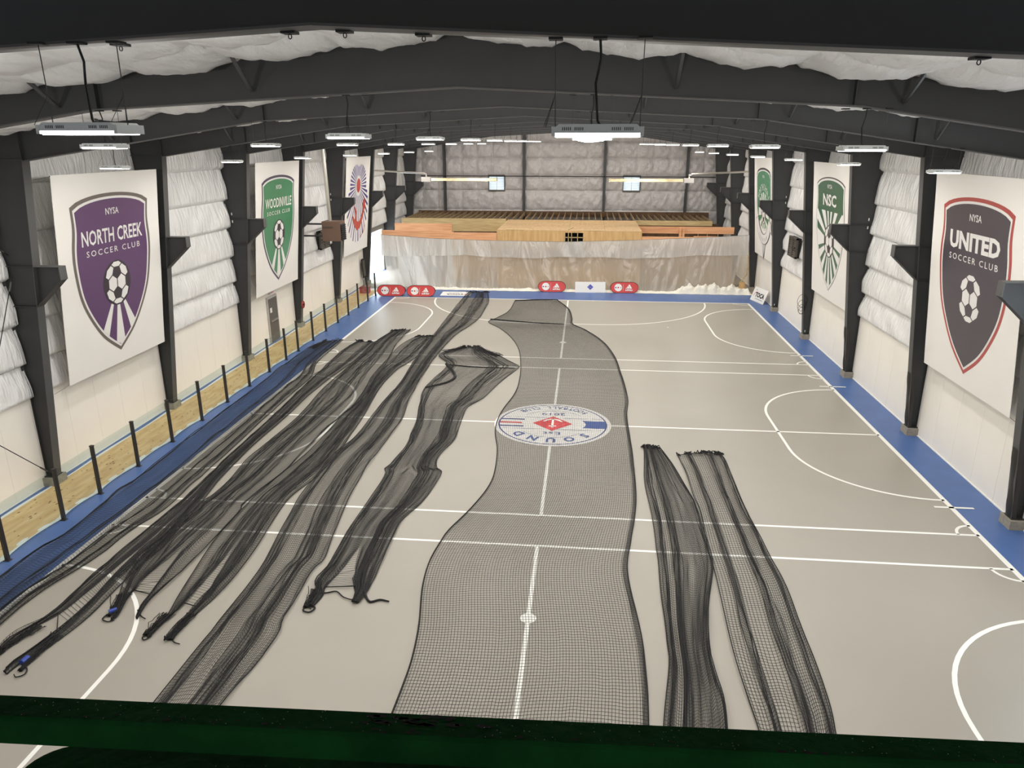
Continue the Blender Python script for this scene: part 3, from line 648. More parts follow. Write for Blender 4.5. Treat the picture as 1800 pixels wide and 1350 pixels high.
mb = MB(); mb.grid(lambda u, v: (-13.38+.10*v+.03*math.sin(u*60)*(1-v), 9+36.5*u, .012+.015*math.sin(v*3.1)*(.5+.5*math.sin(u*240))), 200, 3); mb.build('masking_film', M['film'], wk, True)
rg = thing('glass_railing', 'low glass railing on dark posts along the left walkway', 'railing')
for i, yy in enumerate(PY):
    mb = MB(); mb.box(-11.79, -11.71, yy-.035, yy+.035, 0, 1.36); mb.box(-11.80, -11.70, yy-.042, yy+.042, 1.36, 1.385)
    mb.box(-11.82, -11.68, yy-.06, yy+.06, 0, .012); mb.build('railing_post', M['post'], rg)
    if i+1 < len(PY):
        mb = MB(); mb.box(-11.756, -11.744, yy+.045, PY[i+1]-.045, .06, 1.355); mb.build('glass_pane', M['glass'], rg)
# left door, exit sign, red bell
dr = struct('door_1'); DX = XC-12.56
mb = MB(); mb.box(DX-.02, DX+.05, 32.1, 33.2, 0, 2.15); mb.build('door_frame', M['jamb'], dr)
mb = MB(); mb.box(DX+.03, DX+.06, 32.18, 33.12, .02, 2.05); dl = mb.build('door_leaf', M['doorm'], dr)
mb = MB(); mb.box(DX+.06, DX+.11, 32.26, 33.04, .98, 1.05); mb.build('push_bar', M['silver'], dl)
mb = MB(); mb.box(DX+.06, DX+.064, 32.3, 32.5, 1.4, 1.62); mb.build('door_notice', M['white'], dl)
t = thing('exit_sign', 'small red and white exit sign above the grey side door', 'sign', (DX+.06, 32.62, 2.36))
mb = MB(); mb.box(-.04, .04, -.19, .19, -.11, .11); mb.build('sign_box', M['white'], t)
pr = Print(lambda q: (.04+q[2], q[0], q[1])); pr.text('EXIT', 0, -.075, .30, .15, M['exitr'], 'lettering', t, bold=.02)
t = thing('fire_hose_reel', 'round red hose reel on the fifth left column beside the side door', 'hose reel', (XC-half(1.15)+.03, YF[6], 1.15))
mb = MB()
for rr in (.16, .10): mb.tube([(.03, rr*math.cos(a), rr*math.sin(a)) for a in np.linspace(0, 2*math.pi, 21)], .035, 6)
mb.build('reel', B('reelred', (146, 54, 46)), t); mb = MB(); mb.tube([(-.02, 0, 0), (.08, 0, 0)], .05, 10); mb.build('hub', M['black'], t)
t = thing('dark_case', 'tall dark framed panel leaning on the left wall near the bright opening', 'panel', (XC-12.45, 46.9, 0))
mb = MB(); mb.box(0, .05, -.28, .28, .55, 1.75, fn=lambda p: (p[0]+.05*(1.75-p[2]), p[1], p[2])); mb.build('case_frame', M['dark'], t)
for sy in (-.13, .13):
    mb = MB(); mb.box(.05, .06, sy-.10, sy+.10, .65, 1.65, fn=lambda p: (p[0]+.05*(1.75-p[2]), p[1], p[2])); mb.build('case_pane', M['louver'], t)
for sy in (-.25, .25):
    mb = MB(); mb.tube([(.07, sy, 0), (.05, sy, .6)], .02, 5); mb.build('case_leg', M['dark'], t)
t = thing('red_bin', 'small red box on the walkway behind the last railing panes', 'box', (-12.6, 44.4, .02))
mb = MB(); mb.box(-.28, .28, -.2, .2, 0, .34); mb.build('box_body', B('binred', (150, 60, 58)), t); mb = MB(); mb.box(-.3, .3, -.22, .22, .34, .38); mb.build('box_lid', B('binlid', (120, 46, 46)), t)
# tension rods on the near left wall bay
for a, b, lab in (((-13.3, 12.0, 5.3), (-13.35, 17.1, .32), 'thin dark diagonal rod low across the nearest left wall boards'), ((-13.3, 13.0, 9.0), (-13.3, 17.1, 6.25), 'thin dark diagonal rod high on the nearest left wall insulation'), ((-13.3, 14.2, .4), (-13.3, 17.1, 5.75), 'thin dark rod rising steeply to the nearest left column bracket')):
    t = thing('brace_rod', lab, 'rod', a); v = Vector(b)-Vector(a); mb = MB(); mb.tube([(0, 0, 0), v], .012, 5); mb.build('rod', M['black'], t)
    mb = MB(); mb.tube([v*.93, v*.97], .024, 6); mb.build('turnbuckle', M['wire'], t)
# coil of cable on the fourth right column
t = thing('cable_coil', 'coil of black cable hung on the right column by the rayed shield', 'cable', (XC+12.1, YF[6]-.03, 1.55))
for r_, dz in ((.30, 0.28), (.26, .05), (.21, -.12), (.16, -.2)):
    mb = MB(); mb.tube([(r_*.75*math.cos(a), -.02-.02*math.sin(3*a), dz+r_*math.sin(a)) for a in np.linspace(0, 2*math.pi, 25)], .009, 5); mb.build('cable_loop', M['cable'], t)
# heating unit and louvred vents on the side walls
t = thing('unit_heater', 'brown box heater on the left column above a dark wall vent', 'heater', (-11.85, 37.2, 4.62))
mb = MB(); mb.box(-.47, .47, -.40, .40, -.47, .50); mb.build('casing', M['brown'], t)
for j in range(8):
    mb = MB(); z = -.36+j*.10; mb.box(.47, .53, -.34, .34, z-.035, z+.02, fn=lambda p, z=z: (p[0], p[1], p[2]-(p[0]-.47)*.8)); mb.build('deflector_slat', M['dark'], t)
mb = MB(); mb.box(-.40, .1, -.43, -.40, .20, .25); mb.build('gas_pipe', M['louver'], t)
mb = MB(); mb.tube([(-.2, .1, .5), (-.25, .1, 2.6), (-.3, .1, 4.2)], .10, 10); mb.build('flue_pipe', M['silver'], t)
mb = MB(); mb.box(-1.72, -.47, -.05, .05, -.30, -.22); mb.box(-1.72, -.47, -.05, .05, .30, .38); mb.build('mounting_arm', M['steel'], t)
for lab, s, yc in (('dark louvred vent in the left wall beside the brown heater', -1, 39.75), ('dark louvred vent in the right wall insulation between two crests', 1, 38.85)):
    t = thing('wall_vent', lab, 'vent', (XC+s*12.36, yc, 3.88)); t_s = s
    mb = MB()
    for y0, y1, z0, z1 in ((-.72, .72, .42, .5), (-.72, .72, -.5, -.42), (-.72, -.64, -.5, .5), (.64, .72, -.5, .5), (-.04, .04, -.5, .5)): mb.box(min(0, -s*.1), max(0, -s*.1), y0, y1, z0, z1)
    mb.build('vent_frame', M['louver'], t)
    mb = MB(); mb.box(min(0, s*.14), max(0, s*.14), -.7, .7, -.48, .48); mb.build('vent_back', M['dark'], t)
    for j in range(9):
        z = -.38+j*.095; mb = MB(); mb.box(-.045, .045, -.64, .64, -.008, .008, fn=lambda p, z=z, s=s: (-s*.05+p[0]*.8, p[1], z+p[2]+p[0]*s*.7)); mb.build('vent_slat', M['louver'], t)
    mb = MB(); mb.tube([(-s*.14, -.55, .05), (-s*.2, -.85, .05)], .03, 5); mb.tube([(-s*.1, .2, -.02), (-s*.16, -.9, -.12)], .012, 5); mb.build('crank_rod', M['dark'], t)
# radiant tube heaters near the far end
for lab, s, x0, x1, xp in (('long foil-backed tube heater left of the ridge before the end wall', -1, -9.1, -4.9, -13.3), ('long foil-backed tube heater right of the ridge before the end wall', 1, 2.35, 6.9, 11.3)):
    t = thing('tube_heater', lab, 'heater', (0, 48.9, 6.55))
    mb = MB(); mb.prism([(-.16, 0), (-.10, .17), (.10, .17), (.16, 0), (.13, 0), (.08, .145), (-.08, .145), (-.13, 0)], 'x', x0, x1); mb.build('reflector', M['gold'], t)
    mb = MB(); mb.tube([(x0+.05, -.06, .06), (x1-.05, -.06, .06)], .045, 8); mb.tube([(x0+.05, .06, .06), (x1-.05, .06, .06)], .045, 8); mb.build('burner_tube', M['gold'], t)
    bx = x0-.35 if s < 0 else x1+.35
    mb = MB(); mb.box(bx-.3, bx+.3, -.15, .15, -.06, .22); mb.build('burner_box', M['jamb'], t)
    mb = MB(); mb.box(x0-.06 if s > 0 else x1-.0, x0 if s > 0 else x1+.06, -.18, .18, -.03, .2); mb.build('end_box', M['gold'], t)
    mb = MB(); mb.tube([(bx, .02, .2), (bx, .02, .40), (bx+s*.15, .05, .46), (xp, 1.4, .58)], .06, 8); mb.build('vent_pipe', M['silver'], t)
    for xx in np.linspace(x0+.3, x1-.3, 3):
        mb = MB(); mb.tube([(xx, 0, .16), (xx, 0, roof(abs(xx-XC))-6.55)], .004, 4); mb.build('hanger_chain', M['wire'], t)

# ------------------------------------------------------------------ timber rooms behind the curtain
tr = thing('timber_framing', 'unfinished lumber and plywood rooms standing behind the plastic curtain', 'construction')
def plank(x0, x1, y0, y1, z0, z1, nm, m):
    mb = MB(); mb.box(x0, x1, y0, y1, z0, z1); return mb.build(nm, m, tr)
BX0, BX1, BY0, BY1, BZ = -4.70, 4.42, 47.35, 54.2, 3.60
xs = [BX0, -3.6, -2.4, -1.2, -.40]
for a, b in zip(xs[:-1], xs[1:]): plank(a+.004, b-.004, BY0, BY0+.02, .02, BZ, 'plywood_panel', M['ply2'])
xs = [.80, 2.0, 3.2, BX1]
for a, b in zip(xs[:-1], xs[1:]): plank(a+.004, b-.004, BY0, BY0+.02, .02, BZ, 'plywood_panel', M['ply2'])
plank(-.40, .80, BY0, BY0+.02, .02, 2.2, 'plywood_panel', M['ply2']); plank(-.40, .80, BY0, BY0+.05, 3.5, BZ, 'header', M['ply2'])
for xx in (-.40, -.18, .02, .40, .76): plank(xx, xx+.045, BY0, BY0+.09, 2.2, 3.5, 'stud', M['lumber'])
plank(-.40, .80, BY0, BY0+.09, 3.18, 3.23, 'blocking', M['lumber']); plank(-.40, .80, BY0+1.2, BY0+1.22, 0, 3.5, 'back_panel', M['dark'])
for s_, xx in ((0, BX0), (1, BX1-.02)): plank(xx, xx+.02, BY0+.02, BY1, .02, BZ, 'plywood_panel', M['ply2'])
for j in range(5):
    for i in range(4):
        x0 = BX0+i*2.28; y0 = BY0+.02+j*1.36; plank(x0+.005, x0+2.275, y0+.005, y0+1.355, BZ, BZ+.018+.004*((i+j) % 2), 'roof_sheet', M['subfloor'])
mb = MB(); mb.box(-.55, .55, -.06, .06, 0, .04, fn=lambda p: (p[0]*.25-.02+p[1]*.6+.05*0, p[0]*1.3+48.6, BZ+.025+p[2])); mb.build('loose_board', M['lumber'], tr)
plank(-4.1, -3.0, 47.5, 47.8, BZ+.025, BZ+.05, 'loose_board', M['lumber']); plank(.5, 2.1, 47.45, 47.7, BZ+.025, BZ+.05, 'loose_board', M['lumber'])
# front beams left and right
plank(-12.15, -7.6, 47.3, 47.42, 3.05, 3.54, 'beam', M['lvl']); plank(-7.6, BX0-.01, 47.32, 47.44, 2.98, 3.44, 'beam', M['lvl']); plank(-7.75, -7.45, 47.28, 47.30, 3.0, 3.5, 'splice_plate', M['lvl'])
plank(BX1+.01, 7.6, 47.3, 47.42, 2.86, 3.31, 'beam', M['lvl']); plank(7.6, 10.4, 47.32, 47.44, 2.92, 3.36, 'beam', M['lvl'])
plank(-12.2, -8.2, 50.9, 51.05, 3.14, 3.62, 'beam', M['lvl']); plank(-8.2, BX0-.02, 50.92, 51.07, 3.12, 3.60, 'beam', M['lumber'])
plank(-12.45, -4.8, 53.9, 54.05, 3.30, 3.68, 'rim_board', M['lumber'])
plank(BX1+.02, 10.7, 50.9, 51.05, 3.12, 3.56, 'beam', M['lvl']); plank(BX1+.05, 9.9, 54.9, 55.0, 3.22, 3.56, 'rim_board', M['lumber'])
for xx in (7.1, 7.3): plank(xx, xx+.16, 50.7, 50.85, 0, 3.5, 'post', M['lvl'])
for xx in (8.4, 9.0, 9.7, 10.2): plank(xx, xx+.05, 51.2, 51.3, 0, 3.15, 'stud', M['lumber'])
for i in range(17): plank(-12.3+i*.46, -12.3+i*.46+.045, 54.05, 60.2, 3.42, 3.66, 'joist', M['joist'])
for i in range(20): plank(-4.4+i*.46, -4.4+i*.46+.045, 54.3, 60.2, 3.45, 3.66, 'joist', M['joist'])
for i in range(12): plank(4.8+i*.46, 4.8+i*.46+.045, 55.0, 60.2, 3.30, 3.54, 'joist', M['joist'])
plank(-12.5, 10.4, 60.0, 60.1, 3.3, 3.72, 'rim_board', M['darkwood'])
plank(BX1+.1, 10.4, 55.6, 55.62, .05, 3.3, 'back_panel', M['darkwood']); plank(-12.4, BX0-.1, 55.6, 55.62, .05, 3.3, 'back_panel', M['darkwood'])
for i in range(26):
    xx = -12.2+i*.30
    if -8.2 < xx < BX0-.1: plank(xx, xx+.045, 47.5, 47.59, .02, 3.0, 'stud', M['lumber'])
for i in range(20):
    xx = 4.6+i*.30; plank(xx, xx+.045, 47.5, 47.59, .02, 2.85, 'stud', M['lumber'])
for x0, x1 in ((-12.2, -7.9), (-7.85, BX0-.05), (4.6, 7.5), (7.55, 10.4)): plank(x0, x1, 51.4 if x0 < -12 else 48.9, 51.43 if x0 < -12 else 48.93, .02, 2.9, 'wall_panel', M['ply2'] if x0 > -8 else M['sheath'])
plank(10.55, 10.9, 47.0, 47.1, .0, .62, 'end_block', M['ply2']); mb = MB(); mb.tube([(10.95, 47.0, 2.3), (10.95, 47.0, 1.1), (10.6, 47.0, .6)], .045, 4); mb.build('brace', M['lumber'], tr)

# ------------------------------------------------------------------ plastic curtain and the heap at its foot
CXN = [(-12.15, 3.30), (-9, 3.10), (-5, 3.0), (-.4, 2.98), (3.4, 3.1), (7.5, 3.3), (10.75, 3.5)]
ctop = lambda x: float(np.interp(x, [p[0] for p in CXN], [p[1] for p in CXN]))
pt = thing('plastic_curtain', 'translucent plastic sheeting hung across the far end of the hall', 'curtain')
ph = [random.uniform(0, 6.28) for _ in range(10)]
def wav(x, v):
    d = 1-v; am = .07+.16*d*(1.0 if x < 0 else .5)
    g = .5+.5*math.sin(x*.9+ph[3]); s2 = x+.35*math.sin(x*.55+ph[4])*(1-v)*2.0
    return am*(1.0*math.sin(s2*2.2+ph[0]+.9*math.sin(v*2))+.8*g*math.sin(s2*5.1+ph[1]+1.4*v)+.30*g*math.sin(s2*10+ph[2]-2*v)+.5*max(0, math.sin(s2*3.4+ph[5]+2.5*v))**6)*.5
def cur(u, v):
    x = -12.15+22.9*u; zt = ctop(x); x2 = x - (.0 if u > .03 else 0) + (1-v)*(.55 if u < .01 else .0)
    x2 = x+ (1-v)*.45*max(0, 1-u/.06) - (1-v)*.75*max(0, (u-.93)/.07)
    z = .02 + (zt-.02)*v; y = 46.95 - .35*(1-v)**1.5 + wav(x, v)
    return (x2, y, z)
mb = MB(); mb.grid(cur, 300, 22); mb.build('hanging_sheet', M['sheet'], pt, True)
def flp(u, v):
    x = -12.1+22.95*u; zt = ctop(x)+.01; lo = 2.02 + .06*math.sin(x*.8+1)+.28*max(0, (u-.6)/.4)-.02*math.sin(x*2.2)
    z = lo+(zt-lo)*v; return (x, 46.86 - .12*(1-v) + wav(x+.3, .6+.4*v)*.8, z)
mb = MB(); mb.grid(flp, 260, 8); mb.build('top_overlap', M['flap'], pt, True)
mb = MB(); mb.tube([(p[0], 46.93, p[1]) for p in CXN], .02, 5); mb.build('top_line', M['wire'], pt)
t = thing('plastic_heap', 'crumpled white plastic and wool heaped at the curtain foot, far right', 'plastic heap', (0, 46.3, 0))
def heap(x0, x1, hgt, sd, n):
    r2 = random.Random(sd); cs = [(r2.uniform(x0, x1), r2.uniform(-.1, .25), r2.uniform(.25, .55), r2.uniform(.5, 1)*hgt) for _ in range(n)]
    def fn(u, v):
        x = x0-.2+(x1-x0+.4)*u; yy = -.32+.8*v; z = 0
        for cx, cy, r, h in cs: z = max(z, h*math.exp(-((x-cx)/r)**2-((yy-cy)/.3)**2))
        z *= 1+.16*math.sin(x*8+yy*9)*math.sin(yy*13-x*4)+.06*math.sin(x*21-yy*17); e = min(1, 6*v, 6*(1-v), 14*u, 14*(1-u))
        return (x, yy+.03*math.sin(x*9), .006+max(z, .03)*e*.95+.008*e*math.sin(x*31))
    mb = MB(); mb.grid(fn, 150, 22); return mb
heap(6.5, 8.9, .56, 3, 9).build('heap', M['fluff'], t, True); heap(8.3, 11.0, .60, 5, 10).build('heap', M['fluff'], t, True)
t = thing('plastic_hem', 'long loose white plastic edge lying along the curtain foot', 'plastic hem', (0, 46.3, 0))
heap(-9.2, -4.0, .10, 8, 14).build('hem', M['fluff'], t, True); heap(-4.4, 2.0, .14, 9, 16).build('hem', M['fluff'], t, True); heap(2.0, 6.9, .10, 11, 14).build('hem', M['fluff'], t, True)

# ------------------------------------------------------------------ boards and signs on the far border
def stadium(hw, hh, n=14):
    r = hh; c = hw-hh*1.25; p = []
    for i in range(n+1): a = R(90-180*i/n); p.append((c+1.25*r*math.cos(a), r*math.sin(a)))
    for i in range(n+1): a = R(270-180*i/n); p.append((-c+1.25*r*math.cos(a), r*math.sin(a)))
    return p
def aboard(x, y, lab, rz):
    t = thing('pop_up_board', lab, 'advertising board', (x, y, 0), 'red pop-up boards', rz); hw, hh = .86, .335; tilt = .28
    P = lambda q: (q[0], (q[1]+hh)*tilt-q[2], .012+(q[1]+hh)*.96)
    mb = MB(); o = stadium(hw, hh); f_ = [P((u, v, 0)) for u, v in o]; b_ = [P((u, v, -.02)) for u, v in o]; n = len(o)
    mb.add(f_+b_, [tuple(range(n))[::-1], tuple(range(n, 2*n))]+[(i, (i+1) % n, n+(i+1) % n, n+i) for i in range(n)]); mb.build('front_face', M['red'], t)
    mb = MB(); mb.tube([P((u*1.005, v*1.01, .004)) for u, v in o+[o[0]]], .014, 5); mb.build('rim', M['black'], t)
    mb = MB(); q2 = [(u, .44-(v+hh)*.36, .012+(v+hh)*.96) for u, v in o]; mb.add(q2+[(a, b+.02, c) for a, b, c in q2], [tuple(range(n)), tuple(range(n, 2*n))[::-1]]+[(i, n+i, n+(i+1) % n, (i+1) % n) for i in range(n)]); mb.build('back_face', M['black'], t)
    pr = Print(P); pr.lift = .006
    e = link('club_badge', None, t); c = (-.38, .0)
    pr.poly(circ(c, .235, 32), M['white'], 'badge_disc', e); pr.polys([[(c[0]-.06, 0), (c[0], .06), (c[0]+.06, 0), (c[0], -.06)]], ered, 'badge_diamond', e)
    pr.polys([[(c[0]-.2, -.035), (c[0]-.11, -.035), (c[0]-.11, .035), (c[0]-.2, .035)]], navy, 'badge_flag', e)
    pr.polys([[(c[0]+.12, z), (c[0]+.2, z), (c[0]+.2, z+.014), (c[0]+.12, z+.014)] for z in (-.03, -.006, .018)], egrey, 'badge_stripe', e)
    pr.polys([[(-.075, -.2), (-.065, -.2), (-.065, .2), (-.075, .2)]], M['white'], 'divider', t)
    lg = link('brand_mark', None, t)
    bars = [[(.09, -.06), (.20, -.06), (.165, .005), (.075, -.035)], [(.225, -.06), (.335, -.06), (.25, .10), (.155, .045)], [(.36, -.06), (.47, -.06), (.325, .205), (.23, .15)]]
    pr.polys(bars, M['white'], 'three_bars', lg); pr.text('adidas', .28, -.205, .46, .13, M['white'], 'lettering', lg, bold=.03)
aboard(-10.76, 43.62, 'red oval pop-up board touching the end of the glass railing', .05); aboard(-8.92, 43.62, 'red oval pop-up board second along from the glass railing', .06)
aboard(-1.08, 45.85, 'red oval pop-up board left of the white diamond sign', .06); aboard(3.42, 45.92, 'red oval pop-up board right of the white diamond sign', .06)
t = thing('diamond_sign', 'white board with one small blue diamond, leaning at the curtain', 'sign', (1.31, 45.93, 0), rz=.06)
P = lambda q: (q[0], q[1]*.22-q[2], q[1]*.975); mb = MB(); mb.box(-.94, .94, 0, .012, 0, .66, fn=lambda p: (p[0], p[2]*.22+p[1], p[2]*.975)); mb.build('sign_board', M['white'], t)
pr = Print(P); pr.poly([(-.19, .34), (0, .52), (.19, .34), (0, .16)], B('signblue', (52, 62, 168)), 'diamond', t); pr.polys([[(-.11, .31), (-.04, .31), (-.04, .37), (-.11, .37)], [(.0, .31), (.09, .31), (.09, .35), (.0, .35)]], egrey, 'diamond_mark', t)
t = thing('toca_sign', 'white board lettered TOCA leaning on the right wall boards', 'sign', (10.98, 43.95, 0))
d = Vector((.42, -1.6, 0)).normalized(); nrm = Vector((d.y, -d.x, 0))
P = lambda q: tuple(d*q[0] + nrm*(q[2]) + Vector((-nrm.x*q[1]*.35, -nrm.y*q[1]*.35, q[1]*.935 + .004)))
mb = MB(); mb.add([P((u, v, l)) for l in (-.02, 0) for v in (0, .82) for u in (-.8, .8)], [(0,2,3,1),(4,5,7,6),(0,1,5,4),(2,6,7,3),(0,4,6,2),(1,3,7,5)]); mb.build('sign_board', M['white'], t)
pr = Print(P); pr.text('TOCA', .10, .27, 1.05, .29, M['black'], 'lettering', t, bold=.05); pr.polys([[(-.62, .30), (-.52, .50), (-.36, .58), (-.37, .54), (-.49, .47), (-.58, .30)]], ered, 'red_swoosh', t); pr.poly(circ((-.45, .68), .035, 12), M['black'], 'ball_dot', t); pr.polys([[(-.3, .16), (.6, .16), (.6, .19), (-.3, .19)]], egrey, 'small_print', t)
t = thing('flat_sign', 'white lettered board lying flat on the blue border near the dark net', 'sign', (-6.93, 44.72, 0), rz=.03)
mb = MB(); mb.box(-.92, .92, -.62, .62, .002, .014); mb.build('sign_board', M['white'], t)
pr = Print(lambda q: (-q[0], -q[1], .016+q[2]*.2)); pr.text('TOCA', .05, .02, 1.1, .34, M['black'], 'lettering', t, bold=.05); pr.polys([[(-.66, .06), (-.58, .30), (-.5, .34), (-.56, .06)]], ered, 'red_swoosh', t); pr.text('TOCA', .1, -.4, .9, .16, B('signgrey', (90, 92, 96)), 'lettering', t, bold=.02)

# ------------------------------------------------------------------ green work platform rail under the camera
wp = thing('work_platform', 'chipped green painted steel guard rail in front of the camera', 'platform rail')
fb = lambda x, y0, k: (x, y0+k*x)
def rail_box(x0, x1, ya, yb_, z0, z1, nm, bev=.004):
    mb = MB(); prof = [(ya, z0), (yb_, z0), (yb_, z1-bev), (yb_-bev, z1), (ya+bev, z1), (ya, z1-bev)]; n = 12
    for i in range(n):
        a = x0+(x1-x0)*i/n; b = x0+(x1-x0)*(i+1)/n
        vs = [(a, p[0]+.034*a, p[1]) for p in prof]+[(b, p[0]+.034*b, p[1]) for p in prof]; m = len(prof)
        fs = [(j, (j+1) % m, m+(j+1) % m, m+j) for j in range(m)]
        if i == 0: fs.append(tuple(range(m))[::-1])
        if i == n-1: fs.append(tuple(range(m, 2*m)))
        mb.add(vs, fs)
    return mb.build(nm, M['green'], wp)
rail_box(-1.1, 2.9, .676, .718, 8.160, 8.200, 'top_rail')
def fleck(pts, m, nm):
    mb = MB()
    for (x, yy, z, r, sx) in pts:
        mb.add([(x+r*sx*math.cos(a)*random.uniform(.6, 1.2), yy+.034*x+r*math.sin(a)*random.uniform(.6, 1.2), z) for a in np.linspace(0, 2*math.pi, 8)[:-1]], [tuple(range(7))])
    mb.build(nm, m, wp, kind='stuff')
fleck([(random.uniform(0, 1.6), random.uniform(.682, .713), 8.2004, random.uniform(.0002, .0009), 1) for _ in range(260)], M['chip'], 'paint_flecks')
fleck([(random.uniform(0, 1.6), random.uniform(.681, .69), 8.2005, random.uniform(.0005, .0022), 2.5) for _ in range(60)], M['rust'], 'rust_spots')
fleck([(.69+random.gauss(0, .035), random.uniform(.695, .712), 8.2003, random.uniform(.001, .004), 3) for _ in range(36)], M['scuff'], 'dark_scuffs')
mb = MB(); pl = []
zc = 8.14; yB = lambda x: .697+.047*x
for i in range(9): a = R(180-90*i/8); pl.append((.275+.06*math.cos(a), yB(.275)-.05+.05*math.sin(a)))
pl += [(2.9, yB(2.9)), (2.9, yB(2.9)-.16), (.215, yB(.215)-.16)]
n = len(pl); mb.add([(x, yy, zc) for x, yy in pl]+[(x, yy, zc-.012) for x, yy in pl], [tuple(range(n))[::-1], tuple(range(n, 2*n))]+[(i, (i+1) % n, n+(i+1) % n, n+i) for i in range(n)]); mb.build('lower_plate', M['green'], wp)
fleck([(random.uniform(.32, 1.5), yB(0)-.03+random.uniform(-.03, .02)+.013*0, 8.1404, random.uniform(.0002, .0009), 1) for _ in range(120)], M['chip'], 'paint_flecks')
for xx in (-.9, 2.7):
    mb = MB(); mb.box(xx-.02, xx+.02, .68+.034*xx, .72+.034*xx, 7.2, 8.17); mb.build('rail_post', M['green'], wp)
mb = MB(); mb.box(-1.1, 2.9, -1.4, .80, 7.12, 7.2); mb.build('platform_deck', M['steel'], wp)
mb = MB(); mb.box(.6, 1.2, -.9, -.3, .5, 7.12); mb.build('lift_mast', M['green'], wp)
mb = MB(); mb.box(0, 1.8, -1.5, .4, .12, .5); mb.build('lift_base', M['green'], wp)
for xx in (.05, 1.6):
    for yy in (-1.3, .05):
        mb = MB(); mb.tube([(xx, yy, .13), (xx+.15, yy, .13)], .13, 14); mb.build('wheel', M['black'], wp)

# ------------------------------------------------------------------ sports nets laid out on the court
NET = {}
NET['N1']=([(-11.1,32.67),(-11.39,31.42),(-11.46,28.2),(-11.42,23.36),(-11.35,21.1),(-11.35,20.15),(-11.29,17.95),(-11.31,16.73),(-11.28,15.61),(-11.23,14.53),(-11.34,13.94),(-11.3,12.59),(-11.26,10.93)],
  [(-10.35,33.06),(-10.31,30.02),(-10.19,28.81),(-9.89,27.79),(-9.77,26.88),(-9.74,24.49),(-9.6,19.56),(-9.57,17.49),(-9.54,15.99),(-9.75,14.86),(-9.85,13.29),(-10.14,12.07),(-10.13,11.13),(-10.24,10.44)])
NET['N2']=([(-9.61,32.81),(-9.82,31.09),(-9.75,28.77),(-9.7,26.82),(-9.62,24.82),(-9.52,22.31),(-9.48,19.32),(-9.39,17.5),(-9.37,15.95),(-9.46,14.43),(-9.46,13.44),(-9.47,12.55),(-9.5,11.55),(-9.73,10.79),(-9.58,10.11)],
  [(-8.7,32.69),(-8.67,30.73),(-8.8,28.7),(-8.97,27.03),(-9.07,25.2),(-9.03,22.9),(-9.08,20.69),(-9.05,19.15),(-8.96,17.73),(-8.76,16.23),(-8.57,14.52),(-8.63,13.45),(-8.61,12.38),(-8.55,11.55),(-8.63,10.6),(-8.83,10.13),(-8.86,9.82)])
NET['N3']=([(-8.46,34.92),(-8.76,32.9),(-8.78,31.09),(-8.79,28.29),(-8.83,25.76),(-8.66,22.77),(-8.77,20.53),(-8.81,19.09),(-8.75,17.64),(-8.78,16.13),(-8.87,14.62),(-8.78,13.12),(-8.54,12.33),(-8.29,11.71),(-8.24,11.46)],
  [(-7.61,35.24),(-7.64,32.8),(-7.26,29.26),(-6.96,24.89),(-7.2,22.8),(-7.31,20.54),(-7.38,18.44),(-7.65,16.55),(-7.56,16.03),(-7.57,14.67),(-7.58,13.58),(-7.58,12.95),(-7.62,12.12),(-7.52,11.6)])
NET['N4']=([(-7.03,33.92),(-7.42,32.41),(-7.44,29.94),(-7.42,27.64),(-7.17,24.87),(-7.2,22.8),(-7.24,20.09),(-7.48,17.87),(-7.59,16.56),(-7.57,14.83),(-7.33,13.19),(-7.23,12.35),(-7.15,11.74),(-7.18,11.03)],
  [(-6.22,34.0),(-6.15,32.73),(-6.28,30.23),(-6.63,28.5),(-6.69,26.25),(-6.58,24.61),(-6.45,23.15),(-6.29,20.18),(-6.35,18.35),(-6.62,16.65),(-6.41,14.34),(-6.38,12.79),(-6.47,11.76),(-6.57,11.47),(-6.56,10.93)])
NET['N5']=([(-6.29,45.15),(-6.33,38.99),(-6.29,34.22),(-6.25,30.32),(-6.1,27.02),(-6.18,24.59),(-6.17,23.34),(-6.2,21.21),(-6.43,19.65),(-6.42,18.08),(-6.37,16.68),(-6.12,14.63),(-5.96,13.32),(-5.99,12.08),(-6.01,11.1),(-6.02,9.52),(-6.03,8.36)],
  [(-5.02,45.27),(-4.59,42.19),(-4.61,37.39),(-5.22,34.32),(-5.41,30.86),(-5.42,28.94),(-5.39,27.38),(-5.26,24.68),(-5.07,23.01),(-5.09,20.98),(-5.14,19.24),(-5.11,17.74),(-5.0,16.43),(-4.81,14.88),(-4.71,14.09),(-4.8,13.59),(-4.75,12.4),(-4.76,11.83),(-4.67,11.34),(-4.74,10.35),(-4.82,9.6),(-4.94,8.52)])
NET['N6']=([(-4.55,32.28),(-5.38,30.86),(-4.71,29.26),(-5.0,26.41),(-4.8,24.47),(-4.58,22.94),(-4.49,21.76),(-4.45,20.36),(-4.5,18.91),(-4.52,17.45),(-4.55,16.57),(-4.57,15.53),(-4.56,14.83),(-4.55,14.32),(-4.55,13.8),(-4.64,13.34),(-4.61,13.02),(-4.48,12.78),(-4.5,12.27)],
  [(-3.62,32.37),(-1.89,29.78),(-1.68,29.22),(-2.21,27.24),(-2.64,25.43),(-3.06,24.34),(-3.04,22.51),(-2.98,21.28),(-3.23,19.92),(-3.15,19.12),(-2.93,18.79),(-3.01,17.67),(-3.15,16.83),(-3.39,16.05),(-3.4,15.21),(-3.37,14.03),(-3.25,13.37),(-3.2,12.74),(-3.21,12.55)])
